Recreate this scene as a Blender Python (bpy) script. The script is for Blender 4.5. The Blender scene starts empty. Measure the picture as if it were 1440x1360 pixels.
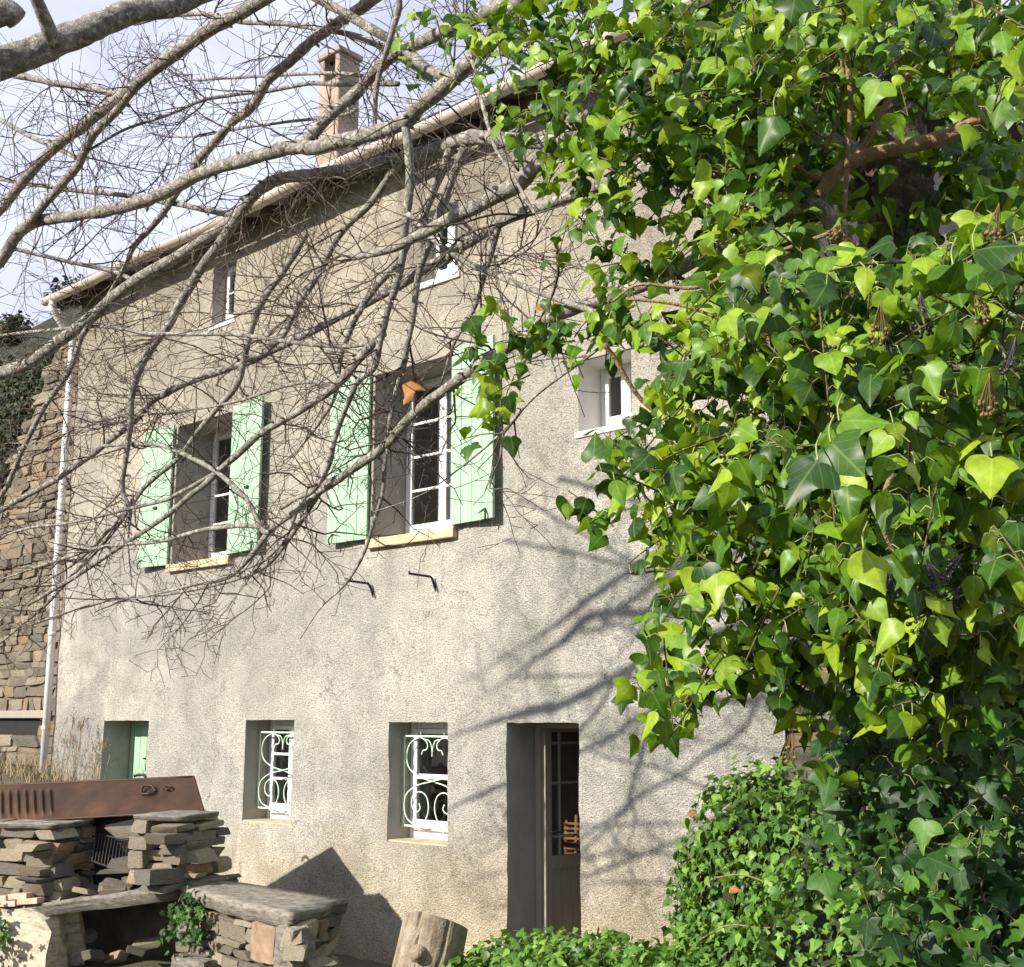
import bpy, bmesh, math, random
import numpy as np
from mathutils import Vector, Matrix, Quaternion, noise

# ------------------------------------------------------------------ camera, sky, sun, exposure
SC = bpy.context.scene
COL = SC.collection
FPX, PW, PH = 1720.0, 1440.0, 1360.0
PITCH = math.atan(330 / FPX)
HEAD = math.radians(47.6)
FH = np.array([-math.cos(HEAD), math.sin(HEAD), 0.0])
RT = np.array([math.sin(HEAD), math.cos(HEAD), 0.0])
UPW = np.array([0, 0, 1.0])
FW = FH * math.cos(PITCH) + UPW * math.sin(PITCH)
UP = -FH * math.sin(PITCH) + UPW * math.cos(PITCH)
EYE = np.array([7.4, -8.5, 2.06])
cd = bpy.data.cameras.new('camera')
cam = bpy.data.objects.new('camera', cd)
COL.objects.link(cam)
cd.sensor_fit = 'HORIZONTAL'
cd.sensor_width = 36
cd.lens = 36 * FPX / PW
cd.clip_start = 0.05
cd.clip_end = 3000
cam.matrix_world = Matrix(((RT[0], UP[0], -FW[0], EYE[0]), (RT[1], UP[1], -FW[1], EYE[1]),
                           (RT[2], UP[2], -FW[2], EYE[2]), (0, 0, 0, 1)))
SC.camera = cam

SUN_EL, SUN_AZ = math.radians(26.5), math.radians(193.0)
SUNV = Vector((math.sin(SUN_AZ) * math.cos(SUN_EL), math.cos(SUN_AZ) * math.cos(SUN_EL), math.sin(SUN_EL)))
world = bpy.data.worlds.new('World')
SC.world = world
world.use_nodes = True
wn, wl = world.node_tree.nodes, world.node_tree.links
wn.clear()
w_out = wn.new('ShaderNodeOutputWorld')
w_bg = wn.new('ShaderNodeBackground')
w_bg.inputs['Strength'].default_value = 0.068
w_sky = wn.new('ShaderNodeTexSky')
w_sky.sky_type = 'NISHITA'
w_sky.sun_disc = False
w_sky.sun_elevation = SUN_EL
w_sky.sun_rotation = SUN_AZ
w_sky.altitude = 400
w_sky.air_density = 1.0
w_sky.dust_density = 1.2
w_sky.ozone_density = 1.0
# thin high cloud over the whole sky
w_tc = wn.new('ShaderNodeTexCoord')
w_map = wn.new('ShaderNodeMapping')
w_map.inputs['Scale'].default_value = (1.6, 1.6, 3.4)
w_no = wn.new('ShaderNodeTexNoise')
w_no.inputs['Scale'].default_value = 2.2
w_no.inputs['Detail'].default_value = 7
w_no.inputs['Roughness'].default_value = 0.6
w_cr = wn.new('ShaderNodeValToRGB')
w_cr.color_ramp.elements[0].position = 0.33
w_cr.color_ramp.elements[0].color = (0.55, 0.55, 0.55, 1)
w_cr.color_ramp.elements[1].position = 0.62
w_cr.color_ramp.elements[1].color = (0.92, 0.92, 0.92, 1)
w_mx = wn.new('ShaderNodeMix')
w_mx.data_type = 'RGBA'
w_mx.inputs['B'].default_value = (8.8, 9.1, 11.2, 1)
wl.new(w_tc.outputs['Generated'], w_map.inputs['Vector'])
wl.new(w_map.outputs['Vector'], w_no.inputs['Vector'])
wl.new(w_no.outputs['Fac'], w_cr.inputs['Fac'])
wl.new(w_cr.outputs['Color'], w_mx.inputs['Factor'])
wl.new(w_sky.outputs['Color'], w_mx.inputs['A'])
wl.new(w_mx.outputs['Result'], w_bg.inputs['Color'])
wl.new(w_bg.outputs['Background'], w_out.inputs['Surface'])

ld = bpy.data.lights.new('sun', 'SUN')
ld.energy = 5.0
ld.angle = math.radians(0.7)
ld.color = (1.0, 0.93, 0.82)
sun = bpy.data.objects.new('sun', ld)
COL.objects.link(sun)
sun.rotation_euler = SUNV.to_track_quat('Z', 'Y').to_euler()
sun.location = (0, -20, 20)

SC.view_settings.view_transform = 'Standard'
SC.view_settings.look = 'None'
SC.view_settings.gamma = 1
SC.view_settings.use_curve_mapping = False
SC.view_settings.exposure = 0.75
SC.cycles.max_bounces = 7
SC.cycles.diffuse_bounces = 4
SC.cycles.glossy_bounces = 3
SC.cycles.transmission_bounces = 4
SC.cycles.transparent_max_bounces = 8
SC.cycles.caustics_reflective = False
SC.cycles.caustics_refractive = False

# ------------------------------------------------------------------ helpers
random.seed(7)
RNG = np.random.default_rng(11)


def at(x, y, d):
    """photograph pixel and distance along the view axis -> point in the place"""
    return EYE + d * (FW + RT * (x - PW / 2) / FPX - UP * (y - PH / 2) / FPX)


def on_y(x, y, Y):
    r = FW + RT * (x - PW / 2) / FPX - UP * (y - PH / 2) / FPX
    return EYE + r * ((Y - EYE[1]) / r[1])


def proj(P):
    v = np.asarray(P) - EYE
    d = v @ FW
    return PW / 2 + FPX * (v @ RT) / d, PH / 2 - FPX * (v @ UP) / d, d


def link(name, me, mat=None, parent=None):
    o = bpy.data.objects.new(name, me)
    COL.objects.link(o)
    if mat is not None and me is not None and len(me.materials) == 0:
        me.materials.append(mat)
    if parent is not None:
        o.parent = parent
    return o


def tag(o, label=None, cat=None, group=None, kind=None):
    if label:
        o['label'] = label
    if cat:
        o['category'] = cat
    if group:
        o['group'] = group
    if kind:
        o['kind'] = kind
    return o


def empty(name, loc, label, cat, group=None):
    o = bpy.data.objects.new(name, None)
    COL.objects.link(o)
    o.location = loc
    o.empty_display_size = 0.1
    return tag(o, label, cat, group)


def child(name, me, mat, thing):
    """mesh written in world coordinates, hung under an Empty that may stand elsewhere"""
    o = link(name, me, mat, thing)
    o.matrix_parent_inverse = Matrix.Translation(-thing.location) if thing.type == 'EMPTY' else Matrix()
    return o


class NM:
    """collects numpy vertex / face blocks into one mesh"""
    def __init__(s):
        s.v, s.t, s.q, s.uv, s.n = [], [], [], [], 0

    def add(s, v, t=None, q=None, uv=None):
        v = np.asarray(v, float)
        if t is not None and len(t):
            s.t.append(np.asarray(t, int) + s.n)
        if q is not None and len(q):
            s.q.append(np.asarray(q, int) + s.n)
        s.v.append(v)
        s.uv.append(np.zeros((len(v), 2)) if uv is None else np.asarray(uv, float))
        s.n += len(v)
        return s

    def mesh(s, name, mat=None, smooth=False, uv=False):
        me = bpy.data.meshes.new(name)
        if s.n == 0:
            return me
        v = np.concatenate(s.v)
        t = np.concatenate(s.t) if s.t else np.zeros((0, 3), int)
        q = np.concatenate(s.q) if s.q else np.zeros((0, 4), int)
        me.vertices.add(len(v))
        me.vertices.foreach_set('co', v.ravel())
        li = np.concatenate([t.ravel(), q.ravel()])
        me.loops.add(len(li))
        me.loops.foreach_set('vertex_index', li.astype(np.int32))
        me.polygons.add(len(t) + len(q))
        st = np.concatenate([np.arange(len(t)) * 3, len(t) * 3 + np.arange(len(q)) * 4])
        me.polygons.foreach_set('loop_start', st.astype(np.int32))
        me.update(calc_edges=True)
        if smooth:
            me.polygons.foreach_set('use_smooth', np.ones(len(t) + len(q), bool))
        if uv:
            ul = me.uv_layers.new(name='leaf')
            ul.data.foreach_set('uv', np.concatenate(s.uv)[li].ravel())
        if mat:
            me.materials.append(mat)
        me.validate()
        return me


BOXQ = np.array([[0, 3, 2, 1], [4, 5, 6, 7], [0, 1, 5, 4], [1, 2, 6, 5], [2, 3, 7, 6], [3, 0, 4, 7]])


def boxv(x0, x1, y0, y1, z0, z1):
    return np.array([[x0, y0, z0], [x1, y0, z0], [x1, y1, z0], [x0, y1, z0],
                     [x0, y0, z1], [x1, y0, z1], [x1, y1, z1], [x0, y1, z1]], float)


def box_mesh(name, x0, x1, y0, y1, z0, z1, bev=0.0, mat=None):
    bm = bmesh.new()
    vs = [bm.verts.new(p) for p in boxv(x0, x1, y0, y1, z0, z1)]
    for f in BOXQ:
        bm.faces.new([vs[i] for i in f])
    if bev > 0:
        bmesh.ops.bevel(bm, geom=bm.edges[:], offset=bev, segments=2, affect='EDGES', profile=0.6)
    me = bpy.data.meshes.new(name)
    bm.to_mesh(me)
    bm.free()
    if mat:
        me.materials.append(mat)
    return me


def boxes_mesh(name, boxes, mat=None, bev=0.004):
    bm = bmesh.new()
    for b in boxes:
        vs = [bm.verts.new(p) for p in boxv(*b)]
        es = []
        for f in BOXQ:
            fc = bm.faces.new([vs[i] for i in f])
            es += fc.edges[:]
        if bev > 0:
            bmesh.ops.bevel(bm, geom=list(set(es)), offset=bev, segments=1, affect='EDGES')
    me = bpy.data.meshes.new(name)
    bm.to_mesh(me)
    bm.free()
    if mat:
        me.materials.append(mat)
    return me


def catmull(P, n=4):
    P = np.asarray(P, float)
    if len(P) < 3:
        return P
    E = np.vstack([2 * P[0] - P[1], P, 2 * P[-1] - P[-2]])
    out = []
    for i in range(1, len(E) - 2):
        p0, p1, p2, p3 = E[i - 1], E[i], E[i + 1], E[i + 2]
        for k in range(n):
            t = k / n
            out.append(0.5 * ((2 * p1) + (-p0 + p2) * t + (2 * p0 - 5 * p1 + 4 * p2 - p3) * t * t
                              + (-p0 + 3 * p1 - 3 * p2 + p3) * t ** 3))
    out.append(P[-1])
    return np.array(out)


def tube(P, R, sides=6, cap=True, bumpy=0.0):
    P = np.asarray(P, float)
    n = len(P)
    R = np.atleast_1d(np.asarray(R, float))
    R = np.interp(np.linspace(0, 1, n), np.linspace(0, 1, len(R)), R) if len(R) > 1 else np.full(n, R[0])
    T = np.gradient(P, axis=0)
    T /= np.linalg.norm(T, axis=1)[:, None] + 1e-9
    ref = np.array([0, 0, 1.0]) if abs(T[0][2]) < 0.9 else np.array([1.0, 0, 0])
    N = np.cross(T[0], ref)
    N /= np.linalg.norm(N) + 1e-9
    an = np.arange(sides) * 2 * math.pi / sides
    V = np.zeros((n, sides, 3))
    for i in range(n):
        N = N - T[i] * (N @ T[i])
        N /= np.linalg.norm(N) + 1e-9
        B = np.cross(T[i], N)
        r = R[i] * (1 + (bumpy * RNG.uniform(-1, 1, sides) if bumpy else 0))
        V[i] = P[i] + (np.outer(np.cos(an) * r, N) + np.outer(np.sin(an) * r, B))
    idx = np.arange(n * sides).reshape(n, sides)
    a, b = idx[:-1], idx[1:]
    Q = np.stack([a, np.roll(a, -1, 1), np.roll(b, -1, 1), b], -1).reshape(-1, 4)
    V = V.reshape(-1, 3)
    Tt = []
    if cap:
        V = np.vstack([V, P[0], P[-1]])
        c0, c1 = n * sides, n * sides + 1
        for k in range(sides):
            k2 = (k + 1) % sides
            Tt.append([c0, idx[0][k2], idx[0][k]])
            Tt.append([c1, idx[-1][k], idx[-1][k2]])
    return V, np.array(Tt, int).reshape(-1, 3), Q


def tube_mesh(name, P, R, sides=8, mat=None, smooth=True):
    V, T, Q = tube(P, R, sides)
    return NM().add(V, T, Q).mesh(name, mat, smooth)


# ------------------------------------------------------------------ materials
def mat_new(name):
    m = bpy.data.materials.new(name)
    m.use_nodes = True
    nt = m.node_tree
    b = nt.nodes['Principled BSDF']
    return m, nt, b


def nd(nt, t, **kw):
    n = nt.nodes.new(t)
    for k, v in kw.items():
        if k in n.inputs:
            n.inputs[k].default_value = v
        else:
            setattr(n, k, v)
    return n


def ramp(nt, stops, interp='LINEAR'):
    r = nt.nodes.new('ShaderNodeValToRGB')
    r.color_ramp.interpolation = interp
    e = r.color_ramp.elements
    while len(e) < len(stops):
        e.new(0.5)
    for k, (p, c) in enumerate(stops):
        e[k].position = p
        e[k].color = (*c, 1) if len(c) == 3 else c
    return r


def noise_tex(nt, vec, scale, detail=4, rough=0.55, dist=0.0):
    n = nd(nt, 'ShaderNodeTexNoise', Scale=scale, Detail=detail, Roughness=rough, Distortion=dist)
    if vec is not None:
        nt.links.new(vec, n.inputs['Vector'])
    return n


def mix_rgb(nt, fac, a, b, mode='MIX'):
    m = nt.nodes.new('ShaderNodeMix')
    m.data_type = 'RGBA'
    m.blend_type = mode
    for sock, val in (('Factor', fac), ('A', a), ('B', b)):
        if hasattr(val, 'is_linked') or hasattr(val, 'links'):
            nt.links.new(val, m.inputs[sock])
        elif isinstance(val, (int, float)):
            m.inputs[sock].default_value = val
        else:
            m.inputs[sock].default_value = (*val, 1)
    return m.outputs['Result']


def bump(nt, b, height, strength=0.5, dist=0.01, normal=None):
    n = nt.nodes.new('ShaderNodeBump')
    n.inputs['Strength'].default_value = strength
    n.inputs['Distance'].default_value = dist
    nt.links.new(height, n.inputs['Height'])
    if normal is not None:
        nt.links.new(normal, n.inputs['Normal'])
    nt.links.new(n.outputs['Normal'], b.inputs['Normal'])
    return n.outputs['Normal']


def coords(nt, kind='Object'):
    return nt.nodes.new('ShaderNodeTexCoord').outputs[kind]


def m_simple(name, col, rough=0.6, var=0.15, scale=6, metal=0.0, bumps=0.0, bscale=60, bdist=0.003, spec=0.5):
    m, nt, b = mat_new(name)
    c = coords(nt)
    n = noise_tex(nt, c, scale, 5)
    dark = tuple(v * (1 - var) for v in col)
    lite = tuple(min(1, v * (1 + var)) for v in col)
    r = ramp(nt, [(0.3, dark), (0.7, lite)])
    nt.links.new(n.outputs['Fac'], r.inputs['Fac'])
    nt.links.new(r.outputs['Color'], b.inputs['Base Color'])
    b.inputs['Roughness'].default_value = rough
    b.inputs['Metallic'].default_value = metal
    b.inputs['Specular IOR Level'].default_value = spec
    if bumps:
        n2 = noise_tex(nt, c, bscale, 4)
        bump(nt, b, n2.outputs['Fac'], bumps, bdist)
    return m


def m_render_wall():
    m, nt, b = mat_new('roughcast_render')
    c = coords(nt)
    big = noise_tex(nt, c, 0.55, 4, 0.62, 0.4)
    mid = noise_tex(nt, c, 3.2, 4, 0.66)
    fine = noise_tex(nt, c, 62, 3, 0.8)
    r1 = ramp(nt, [(0.34, (0.36, 0.346, 0.312)), (0.48, (0.465, 0.449, 0.402)), (0.62, (0.56, 0.541, 0.486))])
    nt.links.new(big.outputs['Fac'], r1.inputs['Fac'])
    r2 = ramp(nt, [(0.34, (0.80, 0.80, 0.80)), (0.5, (1, 1, 1)), (0.66, (1.14, 1.13, 1.11))])
    nt.links.new(mid.outputs['Fac'], r2.inputs['Fac'])
    c1 = mix_rgb(nt, 0.75, r1.outputs['Color'], r2.outputs['Color'], 'MULTIPLY')
    r3 = ramp(nt, [(0.36, (0.30, 0.295, 0.285)), (0.5, (1, 1, 1)), (0.66, (1.38, 1.38, 1.34))])
    nt.links.new(fine.outputs['Fac'], r3.inputs['Fac'])
    c2 = mix_rgb(nt, 0.7, c1, r3.outputs['Color'], 'MULTIPLY')
    # ochre earth splash-back low on the wall and dark weather streaks under the eave
    sep = nt.nodes.new('ShaderNodeSeparateXYZ')
    nt.links.new(c, sep.inputs[0])
    add = nd(nt, 'ShaderNodeMath', operation='MULTIPLY_ADD')
    nt.links.new(big.outputs['Fac'], add.inputs[0])
    add.inputs[1].default_value = 2.6
    nt.links.new(sep.outputs['Z'], add.inputs[2])
    mr = nd(nt, 'ShaderNodeMapRange')
    mr.inputs['From Min'].default_value = 2.6
    mr.inputs['From Max'].default_value = 1.0
    nt.links.new(add.outputs[0], mr.inputs['Value'])
    och = mix_rgb(nt, 1.0, c2, (1.12, 0.98, 0.72), 'MULTIPLY')
    c3 = mix_rgb(nt, mr.outputs['Result'], c2, och)
    mp = nt.nodes.new('ShaderNodeMapping')
    mp.inputs['Scale'].default_value = (2.2, 2.2, 0.22)
    nt.links.new(c, mp.inputs['Vector'])
    st = noise_tex(nt, mp.outputs['Vector'], 1.6, 5, 0.6)
    rs = ramp(nt, [(0.52, (0, 0, 0)), (0.72, (1, 1, 1))])
    nt.links.new(st.outputs['Fac'], rs.inputs['Fac'])
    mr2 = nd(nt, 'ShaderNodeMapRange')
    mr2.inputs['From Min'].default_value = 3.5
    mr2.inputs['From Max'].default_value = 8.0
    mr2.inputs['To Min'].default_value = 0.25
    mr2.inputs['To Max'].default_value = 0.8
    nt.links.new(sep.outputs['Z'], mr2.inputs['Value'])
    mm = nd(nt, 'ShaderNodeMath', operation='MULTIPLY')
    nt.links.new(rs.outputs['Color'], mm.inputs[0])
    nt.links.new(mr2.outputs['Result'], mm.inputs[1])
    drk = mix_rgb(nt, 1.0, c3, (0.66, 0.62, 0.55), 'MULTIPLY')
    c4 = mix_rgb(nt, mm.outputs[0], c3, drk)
    # old grime and rusty wash on the upper storeys, broken up by the big blotches
    gz = nd(nt, 'ShaderNodeMath', operation='MULTIPLY_ADD')
    nt.links.new(big.outputs['Fac'], gz.inputs[0])
    gz.inputs[1].default_value = 5.0
    nt.links.new(sep.outputs['Z'], gz.inputs[2])
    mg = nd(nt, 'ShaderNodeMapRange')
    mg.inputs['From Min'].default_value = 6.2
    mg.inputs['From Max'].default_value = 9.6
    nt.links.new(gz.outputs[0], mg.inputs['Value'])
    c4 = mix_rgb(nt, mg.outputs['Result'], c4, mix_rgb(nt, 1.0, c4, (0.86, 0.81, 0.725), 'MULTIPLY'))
    wv = nd(nt, 'ShaderNodeVectorMath', operation='MULTIPLY_ADD')
    nt.links.new(mid.outputs['Color'], wv.inputs[0])
    wv.inputs[1].default_value = (0.55, 0.55, 0.55)
    nt.links.new(c, wv.inputs[2])
    pv = nd(nt, 'ShaderNodeTexVoronoi', Scale=0.62)
    nt.links.new(wv.outputs[0], pv.inputs['Vector'])
    sp2 = nt.nodes.new('ShaderNodeSeparateXYZ')
    nt.links.new(pv.outputs['Color'], sp2.inputs[0])
    rp = ramp(nt, [(0.0, (0.86, 0.86, 0.87)), (0.6, (1, 1, 1)), (1.0, (1.07, 1.06, 1.03))])
    nt.links.new(sp2.outputs[0], rp.inputs['Fac'])
    c4 = mix_rgb(nt, 1.0, c4, rp.outputs['Color'], 'MULTIPLY')
    cv = nd(nt, 'ShaderNodeTexVoronoi', Scale=0.8, feature='DISTANCE_TO_EDGE')
    nt.links.new(wv.outputs[0], cv.inputs['Vector'])
    rc = ramp(nt, [(0.0, (1, 1, 1)), (0.0065, (0, 0, 0))])
    nt.links.new(cv.outputs['Distance'], rc.inputs['Fac'])
    rg = ramp(nt, [(0.5, (0, 0, 0)), (0.58, (0.75, 0.75, 0.75))])
    nt.links.new(big.outputs['Fac'], rg.inputs['Fac'])
    mc = nd(nt, 'ShaderNodeMath', operation='MULTIPLY')
    nt.links.new(rc.outputs['Color'], mc.inputs[0])
    nt.links.new(rg.outputs['Color'], mc.inputs[1])
    c4 = mix_rgb(nt, mc.outputs[0], c4, (0.13, 0.12, 0.105))
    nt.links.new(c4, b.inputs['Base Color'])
    b.inputs['Roughness'].default_value = 0.95
    b.inputs['Specular IOR Level'].default_value = 0.15
    vo = nd(nt, 'ShaderNodeTexVoronoi', Scale=75.0, Randomness=1.0)
    nt.links.new(c, vo.inputs['Vector'])
    hsum = nd(nt, 'ShaderNodeMath', operation='MULTIPLY_ADD')
    nt.links.new(vo.outputs['Distance'], hsum.inputs[0])
    hsum.inputs[1].default_value = -0.35
    nt.links.new(fine.outputs['Fac'], hsum.inputs[2])
    bump(nt, b, hsum.outputs[0], 1.0, 0.03)
    return m


def m_stone(name, stops, lichen=0.35, scale=9):
    m, nt, b = mat_new(name)
    c = coords(nt)
    info = nt.nodes.new('ShaderNodeObjectInfo')
    geo = nt.nodes.new('ShaderNodeNewGeometry')
    ad = nd(nt, 'ShaderNodeMath', operation='ADD')
    nt.links.new(info.outputs['Random'], ad.inputs[0])
    nt.links.new(geo.outputs['Random Per Island'], ad.inputs[1])
    fr = nd(nt, 'ShaderNodeMath', operation='FRACT')
    nt.links.new(ad.outputs[0], fr.inputs[0])
    r = ramp(nt, stops)
    nt.links.new(fr.outputs[0], r.inputs['Fac'])
    # every stone gets its own grain
    va = nd(nt, 'ShaderNodeVectorMath', operation='MULTIPLY_ADD')
    nt.links.new(c, va.inputs[0])
    va.inputs[1].default_value = (1, 1, 3.5)
    cmb = nt.nodes.new('ShaderNodeCombineXYZ')
    mul = nd(nt, 'ShaderNodeMath', operation='MULTIPLY')
    nt.links.new(info.outputs['Random'], mul.inputs[0])
    mul.inputs[1].default_value = 37.0
    nt.links.new(mul.outputs[0], cmb.inputs[0])
    nt.links.new(cmb.outputs[0], va.inputs[2])
    n = noise_tex(nt, va.outputs[0], scale, 7, 0.68)
    rr = ramp(nt, [(0.34, (0.38, 0.36, 0.34)), (0.5, (0.95, 0.95, 0.95)), (0.66, (1.45, 1.4, 1.28))])
    nt.links.new(n.outputs['Fac'], rr.inputs['Fac'])
    c1 = mix_rgb(nt, 0.85, r.outputs['Color'], rr.outputs['Color'], 'MULTIPLY')
    n2 = noise_tex(nt, va.outputs[0], scale * 0.6, 6, 0.7)
    rl = ramp(nt, [(0.58, (0, 0, 0)), (0.66, (1, 1, 1))])
    nt.links.new(n2.outputs['Fac'], rl.inputs['Fac'])
    ml = nd(nt, 'ShaderNodeMath', operation='MULTIPLY')
    nt.links.new(rl.outputs['Color'], ml.inputs[0])
    ml.inputs[1].default_value = lichen
    c2 = mix_rgb(nt, ml.outputs[0], c1, (0.42, 0.41, 0.33))
    nt.links.new(c2, b.inputs['Base Color'])
    b.inputs['Roughness'].default_value = 0.88
    b.inputs['Specular IOR Level'].default_value = 0.25
    n3 = noise_tex(nt, va.outputs[0], scale * 3.0, 6, 0.7)
    bump(nt, b, n3.outputs['Fac'], 0.8, 0.02)
    return m


def m_bark(name, c_dark, c_mid, c_lite, lich=0.5, scale=14):
    m, nt, b = mat_new(name)
    c = coords(nt)
    n = noise_tex(nt, c, scale, 6, 0.7)
    r = ramp(nt, [(0.3, c_dark), (0.52, c_mid), (0.75, c_lite)])
    nt.links.new(n.outputs['Fac'], r.inputs['Fac'])
    n2 = noise_tex(nt, c, scale * 1.7, 6, 0.72, 0.5)
    rl = ramp(nt, [(0.53, (0, 0, 0)), (0.6, (1, 1, 1))])
    nt.links.new(n2.outputs['Fac'], rl.inputs['Fac'])
    ml = nd(nt, 'ShaderNodeMath', operation='MULTIPLY')
    nt.links.new(rl.outputs['Color'], ml.inputs[0])
    ml.inputs[1].default_value = lich
    c2 = mix_rgb(nt, ml.outputs[0], r.outputs['Color'], (0.50, 0.49, 0.42))
    nt.links.new(c2, b.inputs['Base Color'])
    b.inputs['Roughness'].default_value = 0.85
    b.inputs['Specular IOR Level'].default_value = 0.25
    n3 = noise_tex(nt, c, scale * 4, 3, 0.7)
    bump(nt, b, n3.outputs['Fac'], 0.9, 0.012)
    return m


def m_leaf(name, stops, trans=0.3, rough=0.42, vein=(0.24, 0.34, 0.08), veinfac=0.55):
    m, nt, b = mat_new(name)
    info = nt.nodes.new('ShaderNodeObjectInfo')
    geo = nt.nodes.new('ShaderNodeNewGeometry')
    ad = nd(nt, 'ShaderNodeMath', operation='ADD')
    nt.links.new(info.outputs['Random'], ad.inputs[0])
    nt.links.new(geo.outputs['Random Per Island'], ad.inputs[1])
    fr = nd(nt, 'ShaderNodeMath', operation='FRACT')
    nt.links.new(ad.outputs[0], fr.inputs[0])
    r = ramp(nt, stops)
    nt.links.new(fr.outputs[0], r.inputs['Fac'])
    uv = nt.nodes.new('ShaderNodeUVMap')
    uv.uv_map = 'leaf'
    sp = nt.nodes.new('ShaderNodeSeparateXYZ')
    nt.links.new(uv.outputs['UV'], sp.inputs[0])
    ax = nd(nt, 'ShaderNodeMath', operation='ABSOLUTE')
    nt.links.new(sp.outputs['X'], ax.inputs[0])
    mid = nd(nt, 'ShaderNodeMapRange')
    mid.inputs['From Min'].default_value = 0.03
    mid.inputs['From Max'].default_value = 0.008
    nt.links.new(ax.outputs[0], mid.inputs['Value'])
    lat = nd(nt, 'ShaderNodeMath', operation='MULTIPLY_ADD')
    nt.links.new(ax.outputs[0], lat.inputs[0])
    lat.inputs[1].default_value = -1.0
    nt.links.new(sp.outputs['Y'], lat.inputs[2])
    l5 = nd(nt, 'ShaderNodeMath', operation='MULTIPLY')
    nt.links.new(lat.outputs[0], l5.inputs[0])
    l5.inputs[1].default_value = 4.2
    pp = nd(nt, 'ShaderNodeMath', operation='PINGPONG')
    nt.links.new(l5.outputs[0], pp.inputs[0])
    pp.inputs[1].default_value = 0.5
    lv = nd(nt, 'ShaderNodeMapRange')
    lv.inputs['From Min'].default_value = 0.06
    lv.inputs['From Max'].default_value = 0.01
    lv.inputs['To Max'].default_value = 0.7
    nt.links.new(pp.outputs[0], lv.inputs['Value'])
    mx = nd(nt, 'ShaderNodeMath', operation='MAXIMUM')
    nt.links.new(mid.outputs['Result'], mx.inputs[0])
    nt.links.new(lv.outputs['Result'], mx.inputs[1])
    vf = nd(nt, 'ShaderNodeMath', operation='MULTIPLY')
    nt.links.new(mx.outputs[0], vf.inputs[0])
    vf.inputs[1].default_value = veinfac
    blot = noise_tex(nt, uv.outputs['UV'], 3.0, 2, 0.6)
    rb = ramp(nt, [(0.3, (0.62, 0.66, 0.62)), (0.7, (1.32, 1.24, 1.1))])
    nt.links.new(blot.outputs['Fac'], rb.inputs['Fac'])
    c0 = mix_rgb(nt, 0.8, r.outputs['Color'], rb.outputs['Color'], 'MULTIPLY')
    vcol = mix_rgb(nt, 0.5, mix_rgb(nt, 1.0, c0, (1.9, 1.8, 2.2), 'MULTIPLY'), vein)
    c1 = mix_rgb(nt, vf.outputs[0], c0, vcol)
    nt.links.new(c1, b.inputs['Base Color'])
    b.inputs['Roughness'].default_value = rough
    b.inputs['Specular IOR Level'].default_value = 0.36
    inv = nd(nt, 'ShaderNodeMath', operation='SUBTRACT')
    inv.inputs[0].default_value = 1.0
    nt.links.new(mx.outputs[0], inv.inputs[1])
    tr = nt.nodes.new('ShaderNodeBsdfTranslucent')
    tc = mix_rgb(nt, 1.0, c1, (1.5, 1.35, 0.55), 'MULTIPLY')
    nt.links.new(tc, tr.inputs['Color'])
    ms = nt.nodes.new('ShaderNodeMixShader')
    ms.inputs[0].default_value = trans
    nt.links.new(b.outputs[0], ms.inputs[1])
    nt.links.new(tr.outputs[0], ms.inputs[2])
    nt.links.new(ms.outputs[0], nt.nodes['Material Output'].inputs['Surface'])
    return m


def m_glass():
    m, nt, b = mat_new('window_glass')
    nt.nodes.remove(b)
    t = nt.nodes.new('ShaderNodeBsdfTransparent')
    t.inputs['Color'].default_value = (0.90, 0.92, 0.92, 1)
    g = nt.nodes.new('ShaderNodeBsdfGlossy')
    g.inputs['Roughness'].default_value = 0.02
    lw_ = nd(nt, 'ShaderNodeLayerWeight', Blend=0.5)
    pw = nd(nt, 'ShaderNodeMath', operation='POWER')
    nt.links.new(lw_.outputs['Facing'], pw.inputs[0])
    pw.inputs[1].default_value = 3.0
    fr = nd(nt, 'ShaderNodeMath', operation='MULTIPLY_ADD')
    nt.links.new(pw.outputs[0], fr.inputs[0])
    fr.inputs[1].default_value = 0.7
    fr.inputs[2].default_value = 0.075
    c = coords(nt)
    n = noise_tex(nt, c, 3.0, 2)
    bp = nd(nt, 'ShaderNodeBump', Strength=0.05, Distance=0.02)
    nt.links.new(n.outputs['Fac'], bp.inputs['Height'])
    nt.links.new(bp.outputs['Normal'], g.inputs['Normal'])
    ms = nt.nodes.new('ShaderNodeMixShader')
    nt.links.new(fr.outputs[0], ms.inputs[0])
    nt.links.new(t.outputs[0], ms.inputs[1])
    nt.links.new(g.outputs[0], ms.inputs[2])
    nt.links.new(ms.outputs[0], nt.nodes['Material Output'].inputs['Surface'])
    return m


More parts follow.
